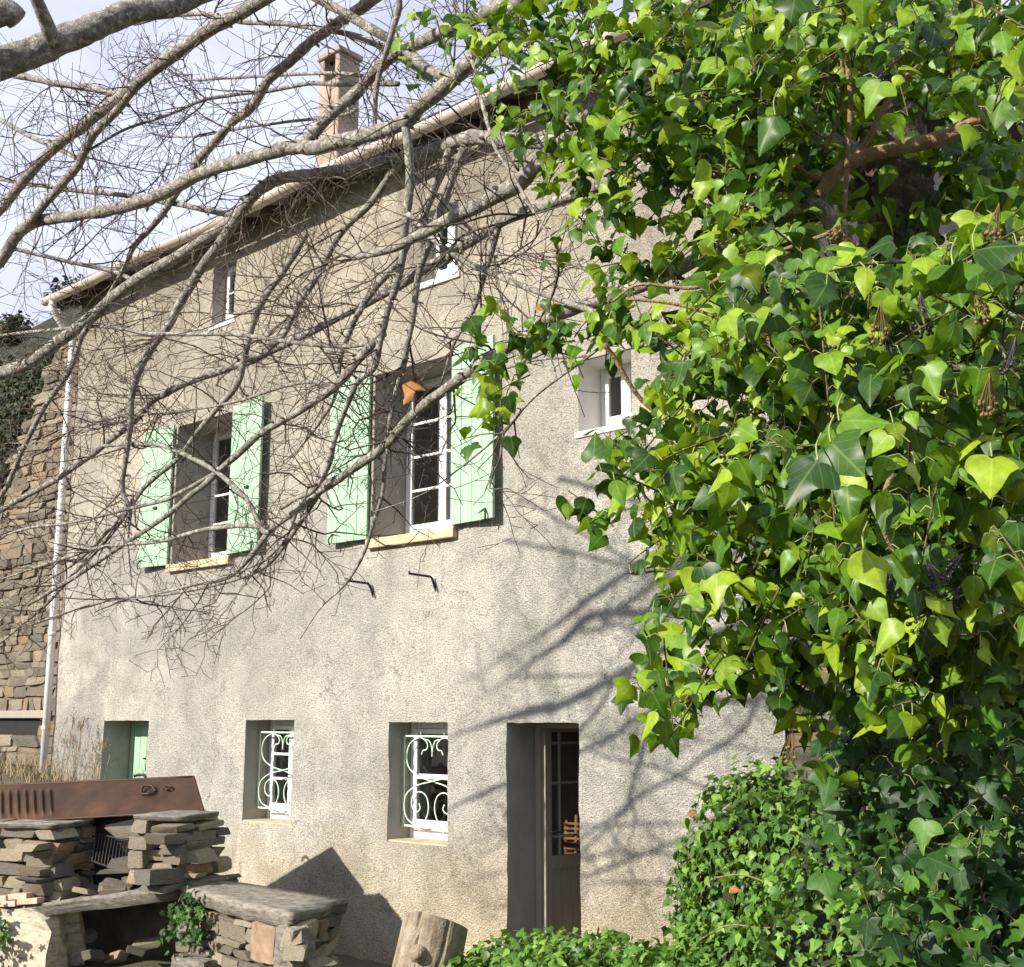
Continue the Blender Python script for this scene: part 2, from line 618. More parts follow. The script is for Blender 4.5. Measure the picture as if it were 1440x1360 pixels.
def m_painted(name, col, wear=(0.35, 0.30, 0.22), amount=0.25, rough=0.55):
    m, nt, b = mat_new(name)
    c = coords(nt)
    mp = nt.nodes.new('ShaderNodeMapping')
    mp.inputs['Scale'].default_value = (6, 6, 1.0)
    nt.links.new(c, mp.inputs['Vector'])
    n = noise_tex(nt, mp.outputs['Vector'], 4, 6, 0.65)
    r = ramp(nt, [(0.3, tuple(v * 0.86 for v in col)), (0.6, col), (0.8, tuple(min(1, v * 1.07) for v in col))])
    nt.links.new(n.outputs['Fac'], r.inputs['Fac'])
    n2 = noise_tex(nt, c, 17, 7, 0.75)
    rw = ramp(nt, [(0.66, (0, 0, 0)), (0.72, (1, 1, 1))])
    nt.links.new(n2.outputs['Fac'], rw.inputs['Fac'])
    ml = nd(nt, 'ShaderNodeMath', operation='MULTIPLY')
    nt.links.new(rw.outputs['Color'], ml.inputs[0])
    ml.inputs[1].default_value = amount
    c2 = mix_rgb(nt, ml.outputs[0], r.outputs['Color'], wear)
    nt.links.new(c2, b.inputs['Base Color'])
    b.inputs['Roughness'].default_value = rough
    b.inputs['Specular IOR Level'].default_value = 0.3
    n3 = noise_tex(nt, mp.outputs['Vector'], 30, 4)
    bump(nt, b, n3.outputs['Fac'], 0.25, 0.003)
    return m


def m_rust():
    m, nt, b = mat_new('rusty_sheet')
    c = coords(nt)
    n = noise_tex(nt, c, 2.6, 7, 0.65)
    r = ramp(nt, [(0.3, (0.030, 0.017, 0.011)), (0.5, (0.055, 0.028, 0.016)), (0.64, (0.085, 0.038, 0.018)), (0.76, (0.19, 0.075, 0.025))])
    nt.links.new(n.outputs['Fac'], r.inputs['Fac'])
    nt.links.new(r.outputs['Color'], b.inputs['Base Color'])
    n2 = noise_tex(nt, c, 30, 5, 0.7)
    rr = ramp(nt, [(0.3, (0.42,) * 3), (0.7, (0.7,) * 3)])
    nt.links.new(n.outputs['Fac'], rr.inputs['Fac'])
    nt.links.new(rr.outputs['Color'], b.inputs['Roughness'])
    b.inputs['Metallic'].default_value = 0.0
    b.inputs['Specular IOR Level'].default_value = 0.25
    bump(nt, b, n2.outputs['Fac'], 0.3, 0.003)
    return m


def m_ground():
    m, nt, b = mat_new('earth')
    c = coords(nt)
    n = noise_tex(nt, c, 1.3, 8, 0.65)
    r = ramp(nt, [(0.3, (0.05, 0.045, 0.028)), (0.5, (0.11, 0.09, 0.055)), (0.62, (0.10, 0.11, 0.045)), (0.75, (0.17, 0.14, 0.09))])
    nt.links.new(n.outputs['Fac'], r.inputs['Fac'])
    nt.links.new(r.outputs['Color'], b.inputs['Base Color'])
    b.inputs['Roughness'].default_value = 0.95
    n2 = noise_tex(nt, c, 25, 6, 0.7)
    bump(nt, b, n2.outputs['Fac'], 0.8, 0.04)
    return m


M = dict(
    wall=m_render_wall(),
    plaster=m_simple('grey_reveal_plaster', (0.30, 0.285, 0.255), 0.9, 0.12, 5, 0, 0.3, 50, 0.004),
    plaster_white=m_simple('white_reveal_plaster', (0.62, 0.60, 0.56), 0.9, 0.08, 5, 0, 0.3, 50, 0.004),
    sill=m_simple('ochre_sill', (0.47, 0.37, 0.24), 0.85, 0.22, 9, 0, 0.5, 60, 0.005),
    white=m_painted('white_gloss_paint', (0.80, 0.80, 0.78), (0.45, 0.42, 0.36), 0.15, 0.4),
    mint=m_painted('mint_green_paint', (0.305, 0.475, 0.325), (0.20, 0.24, 0.18), 0.5),
    mintpale=m_painted('pale_mint_iron_paint', (0.60, 0.75, 0.62), (0.30, 0.24, 0.17), 0.3),
    doorgreen=m_painted('faded_grey_green_paint', (0.33, 0.30, 0.245), (0.20, 0.14, 0.09), 0.6),
    woodframe=m_painted('weathered_grey_wood', (0.30, 0.27, 0.22), (0.16, 0.13, 0.10), 0.4),
    glass=m_glass(),
    iron=m_simple('dark_iron', (0.035, 0.032, 0.03), 0.6, 0.3, 30, 0.4),
    zinc=m_simple('pale_gutter', (0.52, 0.46, 0.40), 0.55, 0.14, 3, 0.1, 0.15, 20, 0.003),
    pvc=m_simple('white_downpipe', (0.66, 0.65, 0.62), 0.5, 0.1, 2.5),
    soffit=m_simple('dark_eave_wood', (0.07, 0.052, 0.038), 0.85, 0.3, 12, 0, 0.4, 50, 0.004),
    slate=m_stone('roof_slate', [(0, (0.10, 0.10, 0.10)), (1, (0.18, 0.17, 0.16))], 0.3),
    chimney=m_simple('pinkish_chimney_render', (0.31, 0.25, 0.20), 0.92, 0.3, 3.5, 0, 0.7, 30, 0.012),
    black=m_simple('soot_and_painted_shade', (0.012, 0.011, 0.010), 0.95, 0.2),  # soot of flue and hearth; also the painted shade of the wall gap
    room=m_simple('dim_room_plaster', (0.42, 0.30, 0.21), 0.9, 0.2, 2),
    roomgrey=m_simple('grey_room_plaster', (0.40, 0.37, 0.34), 0.9, 0.2, 2),
    stone=m_stone('schist', [(0, (0.14, 0.13, 0.115)), (0.25, (0.23, 0.20, 0.155)), (0.5, (0.33, 0.29, 0.215)),
                             (0.70, (0.42, 0.365, 0.265)), (0.80, (0.36, 0.24, 0.13)), (0.88, (0.27, 0.235, 0.18)), (1, (0.17, 0.16, 0.15))]),
    stonewarm=m_stone('warm_schist', [(0, (0.13, 0.113, 0.09)), (0.4, (0.225, 0.195, 0.15)), (0.65, (0.33, 0.29, 0.225)),
                                      (0.8, (0.27, 0.195, 0.125)), (1, (0.16, 0.148, 0.125))], 0.25),
    slab=m_stone('grey_schist_slab', [(0, (0.19, 0.175, 0.15)), (1, (0.26, 0.24, 0.205))], 0.6, 11),
    palestone=m_stone('pale_limestone', [(0, (0.50, 0.45, 0.34)), (1, (0.56, 0.50, 0.38))], 0.2, 6),
    mortar=m_simple('earth_mortar', (0.13, 0.105, 0.07), 0.95, 0.35, 6, 0, 0.8, 40, 0.02),
    brick=m_simple('pale_pink_brick', (0.48, 0.36, 0.28), 0.9, 0.2, 9, 0, 0.5, 50, 0.006),
    rust=m_rust(),
    bark=m_bark('lichened_bark', (0.075, 0.067, 0.058), (0.22, 0.205, 0.178), (0.41, 0.39, 0.35), 0.8, 20),
    twig=m_bark('thin_twig_bark', (0.04, 0.026, 0.021), (0.085, 0.060, 0.048), (0.20, 0.16, 0.13), 0.2, 12),
    vine=m_bark('tan_vine_bark', (0.15, 0.095, 0.05), (0.27, 0.18, 0.105), (0.38, 0.28, 0.18), 0.1, 18),
    log=m_bark('dry_log', (0.16, 0.12, 0.085), (0.27, 0.215, 0.16), (0.36, 0.30, 0.235), 0.12, 7),
    leaf=m_leaf('adult_ivy_leaf', [(0, (0.016, 0.052, 0.007)), (0.3, (0.040, 0.105, 0.009)), (0.5, (0.088, 0.200, 0.012)),
                                   (0.74, (0.17, 0.305, 0.016)), (0.95, (0.28, 0.40, 0.022)), (1, (0.03, 0.08, 0.010))], 0.30),
    darkleaf=m_leaf('young_ivy_leaf', [(0, (0.010, 0.036, 0.008)), (0.5, (0.022, 0.072, 0.012)), (0.85, (0.05, 0.135, 0.018)),
                                       (1, (0.085, 0.19, 0.022))], 0.22, 0.48, (0.16, 0.25, 0.11), 0.4),
    smallleaf=m_leaf('small_ivy_leaf', [(0, (0.035, 0.095, 0.016)), (0.45, (0.075, 0.180, 0.024)), (0.8, (0.13, 0.27, 0.032)),
                                        (1, (0.20, 0.34, 0.045))], 0.25, 0.45),
    evergreen=m_leaf('evergreen_leaf', [(0, (0.010, 0.018, 0.007)), (0.6, (0.02, 0.034, 0.012)), (0.93, (0.035, 0.052, 0.016)), (1, (0.13, 0.10, 0.03))], 0.15, 0.6),
    shoot=m_bark('young_ivy_shoot', (0.06, 0.05, 0.022), (0.11, 0.095, 0.04), (0.18, 0.14, 0.07), 0.05, 18),
    petiole=m_simple('petiole_green', (0.26, 0.31, 0.09), 0.6, 0.3, 20),
    berry=m_simple('black_ivy_berry', (0.018, 0.014, 0.018), 0.45, 0.3, 40),
    berrybrown=m_simple('brown_ivy_berry', (0.16, 0.10, 0.03), 0.6, 0.3, 40),
    dead=m_leaf('dead_orange_leaf', [(0, (0.36, 0.17, 0.055)), (1, (0.44, 0.22, 0.075))], 0.35, 0.6, (0.25, 0.09, 0.02), 0.5),
    straw=m_simple('dry_grass', (0.27, 0.21, 0.12), 0.85, 0.35, 3),
    earth=m_ground(),
    orange=m_simple('orange_wicker', (0.27, 0.125, 0.055), 0.7, 0.25, 40, 0, 0.5, 80, 0.006),
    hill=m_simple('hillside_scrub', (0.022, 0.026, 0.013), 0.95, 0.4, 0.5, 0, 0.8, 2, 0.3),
)

# ------------------------------------------------------------------ ground
BX = np.array([-60, -12, -9, -7.5, -6.5, -5, -4, -2, 0, 1.6, 4, 8, 60.])
BZ = np.array([3.0, 1.5, 1.3, 1.05, .6, 0.0, -.25, -.3, -.15, .1, .3, .4, 1.5])


def ground_h(x, y):
    wallz = np.interp(x, BX, BZ)
    camz = np.interp(x, [-60, -12, -6, -2, 4, 8, 60], [0.5, -0.3, -0.25, -0.12, 0.2, 0.45, 1.0])
    t = np.clip((-y - 0.5) / 1.2, 0, 1)
    t = t * t * (3 - 2 * t)
    t = np.where(y > 0, 0, t)
    z = wallz * (1 - t) + camz * t
    z = z + 0.30 * np.exp(-((x - 1.7) / 1.3) ** 2 - ((y + 1.6) / 0.55) ** 2)
    return z


def build_ground():
    ax = np.concatenate([np.linspace(-400, -16, 16), np.linspace(-15, 10, 126), np.linspace(11, 400, 16)])
    ay = np.concatenate([np.linspace(-400, -14, 14), np.linspace(-13, 2, 76), np.linspace(3, 400, 16)])
    X, Y = np.meshgrid(ax, ay, indexing='ij')
    Z = ground_h(X, Y)
    near = (np.abs(X + 2) < 14) & (np.abs(Y + 5) < 9)
    Z = Z + np.where(near, RNG.normal(0, 0.012, X.shape), 0)
    V = np.stack([X, Y, Z], -1).reshape(-1, 3)
    n, k = X.shape
    I = np.arange(n * k).reshape(n, k)
    Q = np.stack([I[:-1, :-1], I[1:, :-1], I[1:, 1:], I[:-1, 1:]], -1).reshape(-1, 4)
    o = link('ground', NM().add(V, None, Q).mesh('ground', M['earth'], True))
    tag(o, kind='structure')


build_ground()


def build_hill():
    # wooded hillside beyond the left end of the house
    c0 = np.array([-75.0, 42.0])
    ax = np.linspace(-70, 70, 70)
    X, Y = np.meshgrid(ax, ax, indexing='ij')
    r2 = (X / 40) ** 2 + (Y / 34) ** 2
    Z = 37 * np.exp(-r2 * 1.3) - 2.0
    Z = Z + 1.2 * np.sin(X * 0.23 + 1) * np.cos(Y * 0.19) * np.exp(-r2)
    V = np.stack([X + c0[0], Y + c0[1], Z], -1).reshape(-1, 3)
    n, k = X.shape
    I = np.arange(n * k).reshape(n, k)
    Q = np.stack([I[:-1, :-1], I[1:, :-1], I[1:, 1:], I[:-1, 1:]], -1).reshape(-1, 4)
    o = link('hill', NM().add(V, None, Q).mesh('hill', M['hill'], True))
    tag(o, kind='structure')
    return c0


HILL = build_hill()

# ------------------------------------------------------------------ house
house = empty('house', (-3.2, 0.3, -0.3), 'old three-storey house with grey roughcast render and mint green shutters', 'house')
HX0, HX1, HZ0, HZ1 = -9.0, 2.45, -0.9, 8.35
# opening: x0, x1, z0, z1, recess depth, kind
OPEN = [
    (-7.66, -6.55, 0.55, 2.03, 0.42, 'greendoor'),
    (-4.50, -3.60, 0.92, 2.04, 0.34, 'grille'),
    (-2.05, -1.19, 0.86, 2.02, 0.30, 'grille'),
    (-0.42, 0.43, -0.25, 2.02, 0.38, 'door'),
    (-6.18, -4.96, 3.97, 5.76, 0.50, 'tall'),
    (-2.34, -1.16, 3.92, 5.71, 0.44, 'tall'),
    (-5.58, -5.08, 7.00, 7.84, 0.19, 'attic'),
    (-1.68, -1.12, 6.60, 7.40, 0.19, 'attic'),
    (0.48, 1.09, 4.64, 5.30, 0.32, 'side'),
]


def wall_grid():
    def lines(a, b, cuts, step):
        c = sorted(set([a, b] + [v for v in cuts if a < v < b]))
        out = []
        for p, q in zip(c[:-1], c[1:]):
            n = max(1, int(round((q - p) / step)))
            out += list(np.linspace(p, q, n + 1)[:-1])
        return np.array(out + [b])
    xs = lines(HX0, HX1, [v for o in OPEN for v in o[:2]], 0.07)
    zs = lines(HZ0, HZ1, [v for o in OPEN for v in o[2:4]], 0.07)
    nx, nz = len(xs), len(zs)
    V = np.zeros((nx, nz, 3))
    for i, x in enumerate(xs):
        for j, z in enumerate(zs):
            y = 0.022 * noise.noise((x * 0.7, z * 0.7, 3.1)) + 0.012 * noise.noise((x * 2.6, z * 2.6, 9.0)) + 0.006 * noise.noise((x * 8, z * 8, 1.0))
            dx = 0.008 * noise.noise((x * 3, z * 6, 5.0)) + 0.005 * noise.noise((x * 9, z * 13, 7.0))
            dz = 0.008 * noise.noise((x * 6, z * 3, 15.0)) + 0.005 * noise.noise((x * 13, z * 9, 17.0))
            if x > HX1 - 0.01:
                dx += 0.12 * noise.noise((1, z * 2.2, 2.0)) + 0.05 * noise.noise((1, z * 9.2, 2.0))
            V[i, j] = (x + dx, y, z + dz)
    I = np.arange(nx * nz).reshape(nx, nz)
    Q = []
    for i in range(nx - 1):
        xm = (xs[i] + xs[i + 1]) / 2
        for j in range(nz - 1):
            zm = (zs[j] + zs[j + 1]) / 2
            if any(o[0] < xm < o[1] and o[2] < zm < o[3] for o in OPEN):
                continue
            Q.append((I[i, j], I[i + 1, j], I[i + 1, j + 1], I[i, j + 1]))
    nm = NM().add(V.reshape(-1, 3), None, Q)
    child('wall', nm.mesh('wall', M['wall'], True), M['wall'], house)
    # reveals that run from the very same edge points back into the wall
    for o in OPEN:
        i0, i1 = np.argmin(abs(xs - o[0])), np.argmin(abs(xs - o[1]))
        j0, j1 = np.argmin(abs(zs - o[2])), np.argmin(abs(zs - o[3]))
        loop = [V[i, j0] for i in range(i0, i1)] + [V[i1, j] for j in range(j0, j1)] + \
               [V[i, j1] for i in range(i1, i0, -1)] + [V[i0, j] for j in range(j1, j0, -1)]
        loop = np.array(loop)
        nominal = [(xs[i], zs[j0]) for i in range(i0, i1)] + [(xs[i1], zs[j]) for j in range(j0, j1)] + \
                  [(xs[i], zs[j1]) for i in range(i1, i0, -1)] + [(xs[i0], zs[j]) for j in range(j1, j0, -1)]
        back = np.array([(a, o[4] + 0.10, b) for a, b in nominal])
        n = len(loop)
        midp = loop * 0.93 + back * 0.07
        VV = np.vstack([loop, midp, back])
        k = np.arange(n)
        k2 = (k + 1) % n
        QQ = np.vstack([np.stack([k, k + n, k2 + n, k2], 1), np.stack([k + n, k + 2 * n, k2 + 2 * n, k2 + n], 1)])
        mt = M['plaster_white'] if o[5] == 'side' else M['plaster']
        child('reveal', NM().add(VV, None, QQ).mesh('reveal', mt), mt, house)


wall_grid()
# other outer walls and the dim rooms behind the openings
for b_ in [(HX0, HX0 + 0.45, 0.55, 8.0, HZ0, HZ1 - 0.05), (HX1 - 0.5, HX1 - 0.05, 0.55, 8.0, HZ0, HZ1 - 0.05), (HX0, HX1 - 0.05, 8.0, 8.4, HZ0, HZ1 - 0.05)]:
    child('outer_wall', box_mesh('outer_wall', *b_), M['wall'], house)
child('corner_return', box_mesh('corner_return', HX0 + 0.004, HX0 + 0.30, 0.03, 0.545, HZ0, HZ1 - 0.02), M['wall'], house)
child('right_return', box_mesh('right_return', HX1 - 0.35, HX1 - 0.13, 0.03, 0.545, HZ0, HZ1 - 0.02), M['mortar'], house)
for z0, z1, mm in ((-0.32, -0.12, 'room'), (2.75, 2.95, 'room'), (6.05, 6.25, 'room')):
    child('room_floor', box_mesh('room_floor', HX0 + 0.46, HX1 - 0.52, 0.62, 7.98, z0, z1), M[mm], house)
child('room_back_wall', box_mesh('room_back_wall', HX0 + 0.46, HX1 - 0.52, 2.6, 2.7, -0.1, 8.2), M['room'], house)
for x in (-5.2, -3.0, 0.8):
    child('room_partition', box_mesh('room_partition', x - 0.04, x + 0.04, 0.65, 2.59, -0.1, 8.2), M['roomgrey'], house)
# inner face of the facade closes the rooms against stray light
nmf = NM()
xs_ = sorted(set([HX0 + 0.31, HX1 - 0.36] + [v for o in OPEN for v in o[:2]]))
zs_ = sorted(set([HZ0, HZ1 - 0.05] + [v for o in OPEN for v in o[2:4]]))
for a, b2 in zip(xs_[:-1], xs_[1:]):
    for c, d in zip(zs_[:-1], zs_[1:]):
        xm, zm = (a + b2) / 2, (c + d) / 2
        if not any(o[0] < xm < o[1] and o[2] < zm < o[3] for o in OPEN):
            nmf.add([[a, 0.56, c], [b2, 0.56, c], [b2, 0.56, d], [a, 0.56, d]], None, [[0, 3, 2, 1]])
child('inner_wall', nmf.mesh('inner_wall', M['roomgrey']), M['roomgrey'], house)


def window_unit(o, cols, rows, y, fw=0.055, mw=0.028, pair=True):
    """frame part with stiles and glazing bars, each pane a sub-part"""
    x0, x1, z0, z1 = o[0] + 0.002, o[1] - 0.002, o[2] + 0.012, o[3] - 0.002
    B = []
    B += [(x0, x0 + fw, y, y + 0.06, z0, z1), (x1 - fw, x1, y, y + 0.06, z0, z1)]
    B += [(x0 + fw + 0.001, x1 - fw - 0.001, y + 0.002, y + 0.058, z0, z0 + fw * 1.6), (x0 + fw + 0.001, x1 - fw - 0.001, y + 0.002, y + 0.058, z1 - fw, z1)]
    xm = (x0 + x1) / 2
    panes = []
    sashes = [(x0 + fw + 0.004, xm - 0.003), (xm + 0.003, x1 - fw - 0.004)] if pair else [(x0 + fw + 0.004, x1 - fw - 0.004)]
    za, zb = z0 + fw * 1.6 + 0.003, z1 - fw - 0.003
    for a, b in sashes:
        s = 0.05
        B += [(a, a + s, y - 0.018, y + 0.03, za, zb), (b - s, b, y - 0.018, y + 0.03, za, zb)]
        B += [(a + s + 0.001, b - s - 0.001, y - 0.016, y + 0.028, za, za + 0.085), (a + s + 0.001, b - s - 0.001, y - 0.016, y + 0.028, zb - s, zb)]
        pa, pb, qa, qb = a + s, b - s, za + 0.085, zb - s
        for r in range(1, rows):
            zz = qa + (qb - qa) * r / rows
            B += [(pa + 0.001, pb - 0.001, y - 0.012, y + 0.022, zz - mw / 2, zz + mw / 2)]
        for c in range(1, cols):
            xx = pa + (pb - pa) * c / cols
            for r in range(rows):
                B += [(xx - mw / 2, xx + mw / 2, y - 0.010, y + 0.020, qa + (qb - qa) * r / rows + mw / 2 + .001, qa + (qb - qa) * (r + 1) / rows - mw / 2 - .001)]
        for r in range(rows):
            for c in range(cols):
                panes.append((pa + (pb - pa) * c / cols - 0.004, pa + (pb - pa) * (c + 1) / cols + 0.004,
                              qa + (qb - qa) * r / rows - 0.004, qa + (qb - qa) * (r + 1) / rows + 0.004))
    w = child('window', boxes_mesh('window', B, M['white'], 0.004), M['white'], house)
    for p in panes:
        me = box_mesh('pane', p[0], p[1], y + 0.004, y + 0.008, p[2], p[3], 0, M['glass'])
        link('pane', me, M['glass'], w)
    return w


def sill(o, out=0.05, th=0.09, y1=None, mat='sill', over=0.07):
    y1 = o[4] if y1 is None else y1
    bm = bmesh.new()
    n = 10
    x0, x1 = o[0] - over, o[1] + over
    me = box_mesh('sill', x0, x1, -out, y1, o[2] - th + 0.012, o[2] + 0.012, 0.012)
    for v in me.vertices:
        v.co.z += 0.006 * noise.noise((v.co.x * 5, v.co.y * 7, 1))
        if v.co.y < 0:
            v.co.z -= 0.012
    return child('sill', me, M[mat], house)


def shutter(hx, side, z0, z1, w, ang):
    """hinged at hx on the outer face; side -1 opens to the left. board children, battens as the part itself"""
    piv = Vector((hx, -0.045, 0))
    R = Matrix.Translation(piv) @ Matrix.Rotation(ang, 4, 'Z') @ Matrix.Translation(-piv)
    fx0, fx1 = (hx - w, hx) if side < 0 else (hx, hx + w)
    B = [(fx0 + 0.03, fx1 - 0.03, -0.045, -0.022, z0 + 0.22, z0 + 0.34), (fx0 + 0.03, fx1 - 0.03, -0.045, -0.022, z1 - 0.34, z1 - 0.22)]
    me = boxes_mesh('shutter', B, M['mint'], 0.004)
    me.transform(R)
    s = child('shutter', me, M['mint'], house)
    n = 4
    for k in range(n):
        a = fx0 + (fx1 - fx0) * k / n
        b = fx0 + (fx1 - fx0) * (k + 1) / n
        dz = random.uniform(-0.004, 0.004)
        m2 = box_mesh('board', a + 0.0025, b - 0.0025, -0.076 + random.uniform(-.0015, .0015), -0.0452, z0 + dz, z1 + dz, 0.004)
        m2.transform(R)
        link('board', m2, M['mint'], s)
    # strap hinges, hook and stay
    for zz in (z0 + 0.28, z1 - 0.28):
        m2 = box_mesh('hinge', *((fx1 - 0.02, fx1 + 0.035) if side < 0 else (fx0 - 0.035, fx0 + 0.02)), -0.0445, -0.014, zz - 0.03, zz + 0.03, 0.003)
        m2.transform(R)
        link('hinge', m2, M['iron'], s)
    fm = fx0 + 0.62 * (fx1 - fx0) if side > 0 else fx0 + 0.55 * (fx1 - fx0)
    m2 = box_mesh('latch', fm - 0.045, fm + 0.03, -0.10, -0.078, z0 + 0.62 * 1.2, z0 + 0.62 * 1.2 + 0.03, 0.004)
    m2.transform(R)
    link('latch', m2, M['iron'], s)
    fe = fx1 - 0.1 if side > 0 else fx0 + 0.1
    P = np.array([[fe, -0.085, z0 + 0.10], [fe + 0.03 * side, -0.11, z0 + 0.04], [fe + 0.02 * side, -0.10, z0 - 0.02]])
    m2 = tube_mesh('stay_hook', catmull(P), 0.010, 6)
    m2.transform(R)
    link('stay_hook', m2, M['iron'], s)
    m2 = tube_mesh('stay_bar', np.array([[hx - side * 0.02, -0.01, z0 - 0.06], [fe, -0.088, z0 + 0.10]]), 0.006, 5)
    m2.transform(R)
    link('stay_bar', m2, M['iron'], s)


def spiral_pts(cx, cz, r0, r1, a0, a1, n=14):
    a = np.linspace(a0, a1, n)
    r = np.linspace(r0, r1, n)
    return np.stack([cx + r * np.cos(a), cz + r * np.sin(a)], 1)


def grille(o, y):
    x0, x1, z0, z1 = o[0] + 0.012, o[1] - 0.012, o[2] + 0.13, o[3] - 0.13
    B = [(x0, x0 + 0.018, y, y + 0.014, z0, z1), (x1 - 0.018, x1, y, y + 0.014, z0, z1),
         (x0 + .0185, x1 - .0185, y, y + 0.014, z0, z0 + 0.018), (x0 + .0185, x1 - .0185, y, y + 0.014, z1 - 0.018, z1)]
    g = child('window_grille', boxes_mesh('window_grille', B, M['mintpale'], 0.002), M['mintpale'], house)
    xc, zc, hw, hh = (x0 + x1) / 2, (z0 + z1) / 2, (x1 - x0) / 2 - 0.02, (z1 - z0) / 2 - 0.02
    for s in (-1, 1):
        top = spiral_pts(-0.45, 0.66, 0.13, 0.30, math.radians(420 + 180), math.radians(180 + 60), 18)
        pts = [(-0.55 + 0.0, 0.985), (-0.86, 0.84), (-0.97, 0.55), (-0.86, 0.28), (-0.5, 0.10), (0, 0.0), (0.5, -0.10), (0.88, -0.30), (0.97, -0.58), (0.86, -0.86), (0.52, -0.985)]
        head = [(-0.42, 0.60), (-0.36, 0.70), (-0.24, 0.72), (-0.20, 0.84), (-0.34, 0.96)]
        tail = [(0.22, -0.90), (0.08, -0.62), (0.16, -0.34), (0.42, -0.24), (0.66, -0.36), (0.68, -0.58), (0.52, -0.70), (0.38, -0.62), (0.42, -0.50)]
        P2 = np.array(head + pts + tail) * (s, 1)
        P2 = catmull(P2, 5)
        P3 = np.stack([xc + P2[:, 0] * hw, np.full(len(P2), y + 0.007 + 0.012 * s), zc + P2[:, 1] * hh], 1)
        link('scroll', tube_mesh('scroll', P3, 0.0068, 6), M['mintpale'], g)
        P2 = catmull(np.array([(-0.34 * s, 0.96), (-0.12 * s, 0.92), (-0.03 * s, 0.76), (0.0, 0.56)]), 5)
        P3 = np.stack([xc + P2[:, 0] * hw, np.full(len(P2), y + 0.007 + 0.004 * s), zc + P2[:, 1] * hh], 1)
        link('scroll', tube_mesh('scroll', P3, 0.006, 6), M['mintpale'], g)
        for za, zb in ((z1 + .0005, o[3] + 0.01), (o[2] - 0.01, z0 - .0005)):
            link('fixing_bar', tube_mesh('fixing_bar', np.array([[xc + s * 0.42 * hw, y + 0.007, za], [xc + s * 0.42 * hw, y + 0.007, zb]]), 0.006, 6), M['mintpale'], g)
    return g


# ground floor
o = OPEN[0]
B = [(o[0] + .003, o[0] + 0.07, o[4] - .01, o[4] + 0.06, o[2], o[3] - .002), (o[1] - 0.07, o[1] - .003, o[4] - .01, o[4] + 0.06, o[2], o[3] - .002),
     (o[0] + .071, o[1] - .071, o[4] - .008, o[4] + 0.058, o[3] - 0.07, o[3] - .002)]
gd = child('green_door', boxes_mesh('green_door', B, M['mint'], 0.004), M['mint'], house)
for k in range(6):
    a = o[0] + 0.073 + (o[1] - o[0] - 0.146) * k / 6
    b = o[0] + 0.073 + (o[1] - o[0] - 0.146) * (k + 1) / 6
    link('board', box_mesh('board', a + .003, b - .003, o[4] + 0.004, o[4] + 0.035, o[2], o[3] - 0.075, 0.004), M['mint'], gd)
link('handle', tube_mesh('handle', catmull(np.array([[o[0] + 0.42, o[4] - 0.002, 1.53], [o[0] + 0.42, o[4] - 0.05, 1.54], [o[0] + 0.47, o[4] - 0.05, 1.545], [o[0] + 0.52, o[4] - 0.04, 1.54]])), 0.010, 6), M['iron'], gd)
link('lock_plate', box_mesh('lock_plate', o[0] + 0.395, o[0] + 0.445, o[4] - 0.004, o[4] + 0.003, 1.38, 1.60, 0.002), M['iron'], gd)
for o in OPEN[1:3]:
    if o[0] < -3:
        window_unit(o, 1, 3, o[4])
    else:
        window_unit(o, 1, 2, o[4], 0.06, 0.05, False)
    grille(o, 0.19)
    sill(o, -0.008, 0.05, o[4] + 0.02, 'sill', -0.004)

# glazed door
o = OPEN[3]
y = o[4]
x0, x1, z0, z1 = o[0] + 0.003, o[1] - 0.003, -0.12, o[3] - 0.003
fr = [(x0, x0 + 0.06, y, y + 0.07, z0, z1), (x1 - 0.06, x1, y, y + 0.07, z0, z1), (x0 + .061, x1 - .061, y + .002, y + 0.068, z1 - 0.05, z1)]
child('door_frame', boxes_mesh('door_frame', fr, M['doorgreen'], 0.004), M['doorgreen'], house)
a, b, c, d = x0 + 0.064, x1 - 0.064, z0 + 0.01, z1 - 0.054
s = 0.085
midz = 0.80
B = [(a, a + s, y - 0.012, y + 0.034, c, d), (b - s, b, y - 0.012, y + 0.034, c, d), (a + s + .001, b - s - .001, y - 0.010, y + 0.032, c, c + 0.16),
     (a + s + .001, b - s - .001, y - 0.010, y + 0.032, midz - 0.12, midz), (a + s + .001, b - s - .001, y - 0.010, y + 0.032, d - 0.03, d)]
pa, pb = a + s, b - s
cx = [pa, pa + 0.115, pb - 0.115, pb]
cz = [midz, midz + 0.17, midz + 0.66, midz + 0.66 + (d - 0.03 - midz - 0.66) * 0.78, d - 0.03]
mw = 0.024
for xx in cx[1:3]:
    B.append((xx - mw / 2, xx + mw / 2, y - 0.006, y + 0.026, midz + .001, d - 0.031))
for zz in cz[1:4]:
    for xa, xb in zip(cx[:-1], cx[1:]):
        B.append((xa + mw / 2 + .001, xb - mw / 2 - .001, y - 0.005, y + 0.025, zz - mw / 2, zz + mw / 2))
# the leaf stands open, swung inwards on the left jamb
DM = Matrix.Translation((a, y + 0.03, 0)) @ Matrix.Rotation(math.radians(84), 4, 'Z') @ Matrix.Translation((-a, -y - 0.03, 0))


def swung(me):
    me.transform(DM)
    return me


